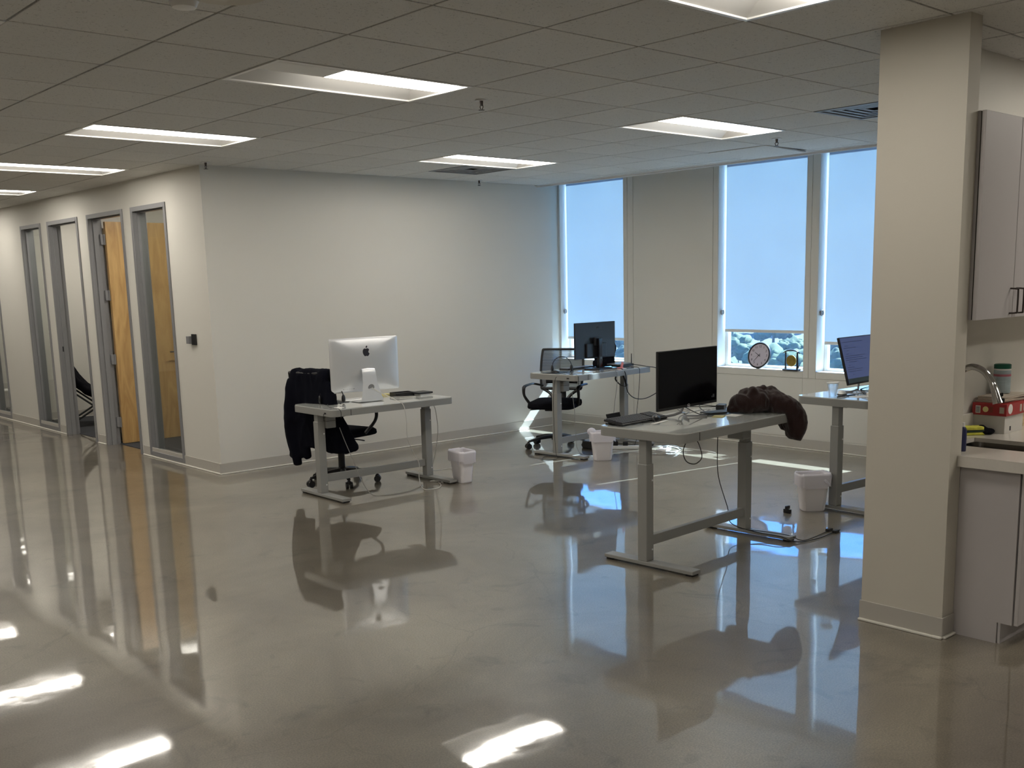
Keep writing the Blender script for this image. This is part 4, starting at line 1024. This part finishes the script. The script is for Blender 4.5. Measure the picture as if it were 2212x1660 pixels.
for v in jk.data.vertices:
    k_ = max(0, min(1, (v.co.x-2.85)/.25)); v.co.x -= .045*k_; v.co.y += .03*k_
tag(jk, 'dark brown fleece jacket heaped over the right end of the foreground desk', 'jacket')

# ------------------------------------------------------------------ desk 4 things
Z4 = .82
r = empty('plastic_cup', (4.02, -.60, Z4), 0, 'clear plastic cup upside on the desk beside the column', 'cup')
B().lathe([(.026, 0), (.040, .095), (.042, .10), (.040, .101), (.037, .095), (.024, .004)], 24).make('wall', M['clearp'], r, True)
B().lathe([(.043, .098), (.045, .102), (.043, .106), (.040, .102)], 24).make('rim', M['white'], r, True)
r = empty('paper_cup', (4.34, -.80, Z4), 0, 'tall brown paper cup with white lid half hidden by the column', 'cup')
B().lathe([(.028, 0), (.040, .10)], 24).make('sleeve', M['mug'], r, True)
B().lathe([(.040, .10), (.043, .13), (.043, .145), (.036, .15)], 24).make('lid', M['white'], r, True)
o = B().tube([(4.20, -.84, Z4+.014), (4.24, -.86, Z4+.026), (4.28, -.87, Z4+.020), (4.31, -.865, Z4+.012)], .02, 8, 4, radii=[.008, .018, .018, .008]).make('banana', M['banana'], None, True); tag(o, 'yellow fruit lying on the desk by the column', 'fruit')
r = empty('mouse', (4.18, -.58, Z4), R(30), 'black and white computer mouse under the lit monitor', 'mouse')
B().ell((0, 0, .002), (.055, .032, .030), sub=3).make('shell', M['white'], r, True)
B().ell((.0, 0, .001), (.060, .036, .015), sub=3).make('base', M['black'], r, True)
o = B().box(-.07, .07, -.05, .05, 0, .002, mx=xf((4.14, -.76, Z4+.0002), R(-15))).make('paper_sheet', M['paper'], None); tag(o, 'crumpled white paper on the desk by the column', 'paper')
o = B().tube([(3.98, -.66, Z4+.005), (4.04, -.68, Z4+.007), (4.10, -.67, Z4+.005), (4.16, -.70, Z4+.006)], .005, 6, 3).make('pen', M['black'], None, True); tag(o, 'dark pen beside the clear plastic cup', 'pen')
b = B(); b.ell((4.18, -.83, Z4+.015), (.05, .035, .018)); b.ell((4.24, -.78, Z4+.013), (.04, .03, .014))
o = remesh(b, .006, 'tissue', M['paper'], None, .004, 30); tag(o, 'crumpled white tissue on the desk by the column', 'tissue')
cord('cable', [(4.25, -.72, Z4+.006), (4.31, -.66, Z4+.03), (4.36, -.70, Z4+.05), (4.40, -.60, Z4+.02), (4.46, -.66, Z4+.006)], .0028, 'cordb', 'thin black cable under the lit monitor')
cord('cable', [(4.22, -.68, Z4+.006), (4.28, -.74, Z4+.035), (4.38, -.66, Z4+.03), (4.45, -.74, Z4+.006)], .0022, 'cordg', 'grey cable beside the stand of the lit monitor')
cord('cable', [(4.36, -.99, .76), (4.40, -1.0, .735), (4.46, -1.0, .735), (4.52, -.99, .76)], .003, 'cordb', 'black cable sagging under the desk by the column')

# ------------------------------------------------------------------ sill things
r = empty('wall_clock', (6.160, 1.568, SZ+.006), 0, 'round wall clock leaning in the middle window', 'clock')
cm = xf((.034, 0, .1315), 0) @ Matrix.Rotation(R(-90+14), 4, 'Y')   # disc normal towards -X, leaning back
def cl(bb, name, mt, sm=True):
    o = bb.make(name, M[mt], r, sm); o.data.transform(cm); return o
cl(B().lathe([(.125, -.016), (.134, -.010), (.134, .012), (.128, .018), (.119, .014), (.118, .004)], 48), 'rim', 'black')
cl(B().lathe([(.1175, .0045), (.1175, .0075)], 48), 'dial', 'face')
for k in range(1, 13):
    a = R(90-30*k)
    # in disc plane: local x -> up, local y -> screen left... build numerals upright
    tm = cm @ Matrix.Translation((.092*math.sin(a), -.092*math.cos(a), .008)) @ Matrix.Rotation(R(-90), 4, 'Z')
    text(str(k), .032, M['ink'], 'numeral', r, tm, .0004)
def hand(deg, L_, w_, nm):
    a = R(90-deg); d = Vector((math.sin(a), -math.cos(a), 0)); s_ = Vector((-d.y, d.x, 0))
    p = [(-d*.02+s_*w_*.6), (-d*.02-s_*w_*.6), (d*L_-s_*w_*.3), (d*L_+s_*w_*.3)]
    cl(B().prism([(q.x, q.y) for q in p], .0105, .0115), nm, 'ink', False)
hand(300, .058, .006, 'hour_hand'); hand(220, .085, .005, 'minute_hand'); hand(255, .07, .0012, 'second_hand')

r = empty('desk_gong', (6.165, 1.168, SZ+.006), R(0), 'small brass gong in a black stand in the middle window', 'ornament')
B().box(-.035, .035, -.085, .085, 0, .012, .003, 2).make('base', M['black'], r)
for s_ in (-1, 1): B().box(-.007, .007, s_*.066-.007, s_*.066+.007, .012, .178, .001, 1).make('post', M['black'], r)
B().tube([(0, -.095, .168), (0, -.06, .190), (0, 0, .200), (0, .06, .190), (0, .095, .168)], .01, 6, 4, flat=(0, 0, 1), radii=[(.003, .012), (.008, .016), (.011, .017), (.008, .016), (.003, .012)]).make('top_beam', M['black'], r, True)
B().lathe([(.010, -.008), (.045, -.005), (.056, .0), (.056, .006), (.045, .004), (.012, .002)], 32, mx=xf((0, 0, .095)) @ Matrix.Rotation(R(-90), 4, 'Y')).make('disc', M['gold'], r, True)
B().cyl((0, -.05, .178), (0, -.03, .14), .0015, n=5).cyl((0, .05, .178), (0, .03, .14), .0015, n=5).make('cord', M['black'], r)
B().cyl((-.012, -.080, .03), (-.012, -.078, .13), .004).ell((-.012, -.08, .04), (.013, .013, .017), sub=2).make('mallet', M['black'], r, True)

# ------------------------------------------------------------------ kitchen
CZ = .86
r = empty('base_cabinet', (1.975, -2.215, 0), 0, 'pale laminate base cabinet under the sink counter', 'cabinet')
# end panel with toe notch
ep = B(); pts = [(-.302, 0), (-.302, 0)]
pan = [(-.30, .0), (-.505, .0), (-.505, .10), (-.572, .10), (-.572, CZ-.052), (-.30, CZ-.052)]
mxp = Matrix(((0, 0, 1, 0), (1, 0, 0, 0), (0, 1, 0, 0), (0, 0, 0, 1)))
ep.prism(pan, 0, .018, mx=mxp); ep.make('end_panel', M['lam'], r)
B().box(.018, 2.3, -.565, -.02, .10, .118).box(.018, 2.3, -.03, -.012, .118, .62).box(1.2, 1.218, -.565, -.03, .118, .62).make('carcass', M['lam'], r)
B().box(.006, 2.3, -.520, -.508, 0, .098).make('toe_kick', M['lam'], r)
for k in range(4):
    B().box(.002+k*.46, .002+k*.46+.456, -.598, -.579, .10, CZ-.056, .002, 1).make('door', M['lam'], r)
r = empty('countertop', (1.935, -2.215, CZ), 0, 'pale quartz countertop with undermount sink cutout', 'countertop')
ct = B(); sx0, sx1, sy0, sy1 = .295, .575, -.52, -.118
y0c, y1c = -.645, -.0
# slab around the sink opening; slab starts right of end wall, with short lip in front of it
tk = -.02
ct.box(0, .040, -.645, -.302, tk, 0); ct.box(.040, sx0, -.645, 0, tk, 0); ct.box(sx1, 2.4, -.645, 0, tk, 0)
ct.box(sx0, sx1, -.645, sy0, tk, 0); ct.box(sx0, sx1, sy1, 0, tk, 0); ct.box(0, .02, -.645, -.302, -.05, tk); ct.box(.02, 2.4, -.645, -.625, -.05, tk); ct.make('slab', M['counter'], r)
B().box(.040, 2.4, -.018, 0.0, 0.0, .10, .002, 1).make('backsplash', M['counter'], r)
r = empty('sink', (1.935, -2.215, CZ), 0, 'stainless steel undermount sink in the countertop', 'sink')
s = B(); rows = []
for (g, z) in ((-.012, -.0205), (.0, -.0205), (.004, -.05), (.010, -.20), (.035, -.225), (.10, -.23)):
    rows.append([s.bm.verts.new((p[0], p[1], z)) for p in rrect(sx0+g, sx1-g, sy0+g, sy1-g, .05 if g < .05 else .02, 6)])
n = len(rows[0])
for a_, b_ in zip(rows, rows[1:]):
    for i in range(n): s.bm.faces.new((a_[i], a_[(i+1) % n], b_[(i+1) % n], b_[i]))
s.bm.faces.new(rows[-1]); s.make('basin', M['stain'], r, True)
B().cyl(((sx0+sx1)/2, (sy0+sy1)/2, -.2295), ((sx0+sx1)/2, (sy0+sy1)/2, -.226), .04).make('drain', M['chrome'], r)
r = empty('faucet', (2.37, -2.265, CZ), 0, 'chrome gooseneck kitchen faucet with pull-down spray head', 'faucet')
B().lathe([(.028, 0), (.028, .01), (.022, .02), (.020, .09), (.016, .10)], 24).make('base', M['chrome'], r, True)
B().tube([(0, 0, .09), (0, .0, .24), (0, -.015, .30), (0, -.052, .350), (0, -.105, .370), (0, -.160, .350), (0, -.198, .305), (0, -.213, .275)], .0165, 16, 6).make('neck', M['chrome'], r, True)
B().tube([(0, -.212, .278), (0, -.224, .245), (0, -.238, .20)], .014, 16, 3, radii=[.0175, .021, .027]).make('spray_head', M['chrome'], r, True)
B().box(-.004, .004, -.258, -.246, .235, .252, .002, 1).box(-.004, .004, -.266, -.254, .205, .225, .002, 1).make('spray_button', M['black'], r)
B().cyl((.018, 0, .06), (.07, 0, .085), .006).make('lever', M['chrome'], r, True)
# cartons
r = empty('white_carton', (2.71, -2.395, CZ), 0, 'plain white carton on the counter under the red box', 'box')
B().box(0, .22, -.0, .165, 0, .092, .001, 1).make('body', M['box'], r)
B().box(.06, .075, -.0008, 0, .012, .035).make('tab_slot', M['ink'], r)
r = empty('red_carton', (2.70, -2.405, CZ+.0925), 0, 'red printed carton lying on the white carton', 'box')
B().box(0, .30, -.0, .178, 0, .062, .001, 1).make('body', M['red'], r)
B().box(-.0008, 0, .135, .160, .010, .048).make('barcode_label', M['paper'], r)
bars = B()
for k in range(7): bars.box(-.0012, -.0008, .138, .158, .014+k*.0045, .0165+k*.0045)
bars.make('bars', M['ink'], r)
B().cyl((-.001, .108, .031), (0, .108, .031), .015, n=20).make('round_print', M['yellow'], r)
B().box(-.0008, 0, .070, .088, .016, .046).make('print_patch', mat('dull_red_print', (.22, .03, .02), .5), r)
B().box(-.0008, 0, .012, .036, .014, .046).make('print_patch', M['kraft'], r)
B().cyl((.045, -.001, .035), (.045, 0, .035), .026, n=20).make('white_print', M['paper'], r)
B().box(.16, .185, -.001, 0, .012, .05).box(.20, .215, -.001, 0, .012, .05).make('print_patch', M['kraft'], r)
for k in range(5):
    b = B(); b.box(-.14, .16, -.07, .07, 0, .0055, .0015, 1, mx=xf((2.86+.006*k, -2.305-.004*(k % 2), CZ+.156+.006*k), R(-4+3*(k % 3))))
    o = b.make('folded_paper', M['kraft'], None); tag(o, ['bottom', 'second lowest', 'middle', 'second highest', 'topmost'][k]+' folded brown paper of the pile on the red carton', 'paper', 'folded papers on the red carton')
r = empty('wipes_canister', (2.93, -2.275, CZ+.19), 0, 'grey cleaning-wipes canister with dark green lid on top of the papers', 'canister')
B().lathe([(.042, 0), (.043, .004), (.043, .115), (.041, .12)], 32).make('body', M['label'], r, True)
B().lathe([(.0435, .088), (.0435, .100)], 32).make('red_band', M['labelr'], r, True)
B().lathe([(.0425, .1205), (.0425, .128)], 32).make('collar', M['white'], r, True)
B().lathe([(.043, .1285), (.043, .150), (.038, .153)], 32).make('lid', M['green'], r, True)
rc = xf((0, 0, .075), R(-135)) @ Matrix.Translation((.0438, 0, 0)) @ Matrix.Rotation(R(90), 4, 'Z') @ Matrix.Rotation(R(90), 4, 'X')
o = B().box(2.86, 2.862, -2.32, -2.25, CZ+.19, CZ+.28).make('clear_stand', M['clearp'], None); o.data.transform(Matrix.Identity(4)); tag(o, 'clear plastic holder standing left of the wipes canister', 'holder')
o = B().box(2.952, 3.10, -2.34, -2.25, CZ, CZ+.10, .002, 1).make('patterned_packet', mat('patterned_packet', (.55, .42, .25), .6, noise_s=60, noise_a=.8), None); tag(o, 'cream and red patterned packet right of the white carton', 'packet')
r = empty('sponge', (2.60, -2.275, CZ), R(-40), 'yellow and dark green kitchen sponge behind the sink', 'sponge')
B().box(-.055, .055, -.035, .035, 0, .014, .004, 2).make('lower_foam', M['spongey'], r)
B().box(-.05, .058, -.033, .037, .0145, .026, .003, 2).make('scourer', M['spongeg'], r)
B().box(-.055, .05, -.035, .03, .0265, .044, .005, 2).make('upper_foam', M['spongey'], r)
b = B(); b.ell((2.66, -2.33, CZ+.014), (.05, .03, .014)); b.ell((2.645, -2.305, CZ+.024), (.025, .03, .022))
o = remesh(b, .006, 'dish_cloth', M['fabric'], None, .004, 30); tag(o, 'black cloth bunched beside the sponge', 'cloth')
r = empty('soap_bottle', (2.075, -2.47, CZ), 0, 'dark blue bottle squeezed between the end wall and the sink', 'bottle')
B().lathe([(.018, 0), (.019, .004), (.019, .10), (.012, .115)], 24).make('body', M['blue'], r, True)
B().lathe([(.010, .1155), (.010, .135)], 16).make('cap', M['white'], r, True)
# wall cabinet
r = empty('wall_cabinet', (1.976, -2.213, 1.474), 0, 'pale laminate wall cabinet above the sink counter', 'cabinet')
hC = .906
B().box(0, .016, -.315, 0, 0, hC).box(.016, 1.5, -.315, 0, 0, .018).box(.016, 1.5, -.315, 0, hC-.018, hC).box(.016, 1.5, -.02, 0, .018, hC-.018).make('carcass', M['lam'], r)
B().box(.0, 1.5, -.320, -.3152, .002, hC-.002).make('gap', M['dark'], r)
dl = [(-.004, .368), (.372, .748), (.752, 1.12), (1.124, 1.49)]
for k, (a, c) in enumerate(dl):
    d_ = B().box(a, c, -.340, -.3205, 0, hC, .0015, 1).make('door', M['lam'], r)
    hx = c-.03 if k % 2 == 0 else a+.03
    B().tube([(hx, -.340, .020), (hx, -.372, .022), (hx, -.376, .030), (hx, -.376, .125), (hx, -.372, .133), (hx, -.340, .135)], .0042, 8, 3).make('handle', M['chromedark'], d_, True)

# ------------------------------------------------------------------ inside the offices
r = empty('folding_chair', (2.17, 9.05, .006), R(-20), 'black padded folding lounge chair inside the open doorway', 'chair')
b = B(); b.tube([(.30, 0, .42), (.06, 0, .40), (-.13, 0, .54), (-.27, 0, .78), (-.34, 0, .92)], .2, 14, 4, flat=(0, 1, 0), radii=[(.24, .04), (.27, .06), (.28, .065), (.26, .065), (.20, .05)])
o = remesh(b, .02, 'padding', M['fabric'], None, .012, 8); o.parent = r
for s_ in (-1, 1):
    B().tube([(.32, s_*.25, .40), (-.30, s_*.25, .012)], .012, 8, 0).make('leg', M['black'], r, True)
    B().tube([(-.30, s_*.27, .52), (.32, s_*.27, .012)], .012, 8, 0).make('leg', M['black'], r, True)
B().tube([(.32, -.27, .012), (.32, .27, .012)], .010, 8, 0).tube([(-.30, -.25, .012), (-.30, .25, .012)], .010, 8, 0).make('floor_bar', M['black'], r, True)
r = empty('storage_tub', (2.10, 12.25, .006), R(10), 'translucent plastic tub behind the leftmost sidelight', 'tub')
B().box(-.22, .22, -.16, .16, 0, .24, .02, 2).make('body', M['bin'], r)
B().box(-.235, .235, -.175, .175, .24, .262, .006, 2).make('lid', M['white'], r)
r = empty('shell_chair', (2.60, 5.75, .006), R(-100), 'pale moulded chair behind the glass sidelight nearest the corner', 'chair')
b = B(); b.tube([(.20, 0, .44), (.0, 0, .42), (-.17, 0, .47), (-.22, 0, .62), (-.25, 0, .82)], .2, 14, 4, flat=(0, 1, 0), radii=[(.20, .012), (.22, .014), (.21, .014), (.21, .014), (.14, .010)])
b.make('shell', M['kraft'], r, True)
for a, c in ((.18, .18), (.18, -.18), (-.18, .18), (-.18, -.18)): B().tube([(a*.6, c*.6, .42), (a*1.15, c*1.15, .0)], .009, 8, 0).make('leg', M['chrome'], r, True)

# ------------------------------------------------------------------ outside
def hz(x, y):
    d = x-60
    z = -24+max(0, d)*.085+2.0*noise.noise(Vector((x*.02, y*.02, 0)))
    return z
b = B(); nx, ny = 40, 40; G = [[None]*(ny+1) for _ in range(nx+1)]
for i in range(nx+1):
    for j in range(ny+1):
        x = 20+i*12; y = -160+j*10
        G[i][j] = b.bm.verts.new((x, y, hz(x, y)))
for i in range(nx):
    for j in range(ny): b.bm.faces.new((G[i][j], G[i+1][j], G[i+1][j+1], G[i][j+1]))
o = struct(b, 'hillside_ground', M['hill'], 'distant wooded hillside below the windows', smooth=True)
hzb = B().box(45, 420, -170, 330, -40, 30).make('haze', M['hill'], None); hzb['kind'] = 'structure'; hzb['label'] = 'blue daylight haze over the distant hillside'
hm = bpy.data.materials.new('haze'); hm.use_nodes = True; hn = hm.node_tree; hn.nodes.clear()
ho = hn.nodes.new('ShaderNodeOutputMaterial'); hv = hn.nodes.new('ShaderNodeVolumeScatter'); hv.inputs['Color'].default_value = (0.45, 0.70, 1.0, 1); hv.inputs['Density'].default_value = 0.00045
hn.links.new(hv.outputs[0], ho.inputs['Volume']); hzb.data.materials.clear(); hzb.data.materials.append(hm)
random.seed(11)
protos = []
for k in range(3):
    root = bpy.data.objects.new('tree', None); COL.objects.link(root)
    B().cyl((0, 0, 0), (0, 0, 4), .35, .22, 8).make('trunk', M['trunk'], root)
    c = B()
    for q in range(15):
        a = q*2.4; rr = 0 if q == 0 else .55*math.sqrt(q)+.5
        c.ell((rr*math.cos(a), rr*math.sin(a), 5.4+1.3*math.sin(q*1.7+k)-.12*rr*rr), (1.35, 1.35, 1.15), sub=3)
    for v in c.bm.verts:
        d = noise.noise(v.co*.9+Vector((k*7, 0, 0)))+.6*noise.noise(v.co*2.3)
        v.co += (v.co-Vector((0, 0, 5.2))).normalized()*(d*.7+.4*noise.noise(v.co*4))
    c.make('crown', M['leaf'], root, True, autos=False); protos.append([root, False])
cx_, cy_ = camo.location.x, camo.location.y
n_t = 0
HOUSES = ((30.0, 150, .85), (33.6, 147, .7), (25.9, 155, .9), (43.6, 152, .8), (38.2, 158, .7))
for row, dist in enumerate((95, 112, 130, 150, 172, 196, 224, 256, 292, 330)):
    for (ang0, ang1) in ((26, 49),):
        a = ang0+random.random()*1.5
        while a < ang1:
            x = cx_+dist*math.cos(R(a)); y = cy_+dist*math.sin(R(a))
            pr_ = protos[random.randrange(3)]
            tt_ = (6.25-cx_)/(x-cx_); yw = cy_+(y-cy_)*tt_; zl = camo.location.z+(hz(x, y)-3-camo.location.z)*tt_; zh = camo.location.z+(hz(x, y)+9-camo.location.z)*tt_
            if any(abs(a-h_[0]) < 2.6 and dist < h_[1]+12 for h_ in HOUSES) or not any(a_-.45 < yw < c_+.45 for a_, c_ in WIN) or zh < .6 or zl > 1.35:
                a += (7.6/dist)*57.3*random.uniform(1.0, 1.5); continue
            if not pr_[1]: o = pr_[0]; pr_[1] = True
            else: o = copy_tree(pr_[0])
            sc_ = random.uniform(.8, 1.35)*(1+.0016*(dist-95))
            o.location = (x, y, hz(x, y)-.6); o.rotation_euler = (0, 0, random.random()*6); o.scale = (sc_, sc_, sc_*random.uniform(.8, 1.05))
            tag(o, 'green leafy tree on the hillside seen below the blinds', 'tree', 'trees on the distant hillside'); n_t += 1
            a += (7.6/dist)*57.3*random.uniform(1.15, 1.7)
for k, (ang, dist, s_) in enumerate(HOUSES):
    x = cx_+dist*math.cos(R(ang)); y = cy_+dist*math.sin(R(ang)); z = hz(x, y)-.3
    r = empty('house', (x, y, z), R(20+15*k), ['white house with red roof far below the right window', 'pale house low in the middle window behind the gong', 'distant white house hidden behind the lit monitor', 'small pale house seen low in the corner window', 'far white house low at the left of the middle window'][k], 'house', 'distant houses')
    B().box(-4*s_, 4*s_, -3*s_, 3*s_, 0, 4.5*s_).make('wall', M['house'], r)
    rb = B(); P = [(-3.4*s_, 0), (3.4*s_, 0), (0, 2.0*s_)]
    rb.prism(P, -4.4*s_, 4.4*s_, mx=Matrix.Translation((0, 0, 4.5*s_+.01)) @ mxp); rb.make('roof', M['roof'], r)
    for q in (-2, 0, 2): B().box(-4.05*s_, -4.0*s_, q*s_-.5, q*s_+.5, 1.6*s_, 3.0*s_).make('window', M['ink'], r)
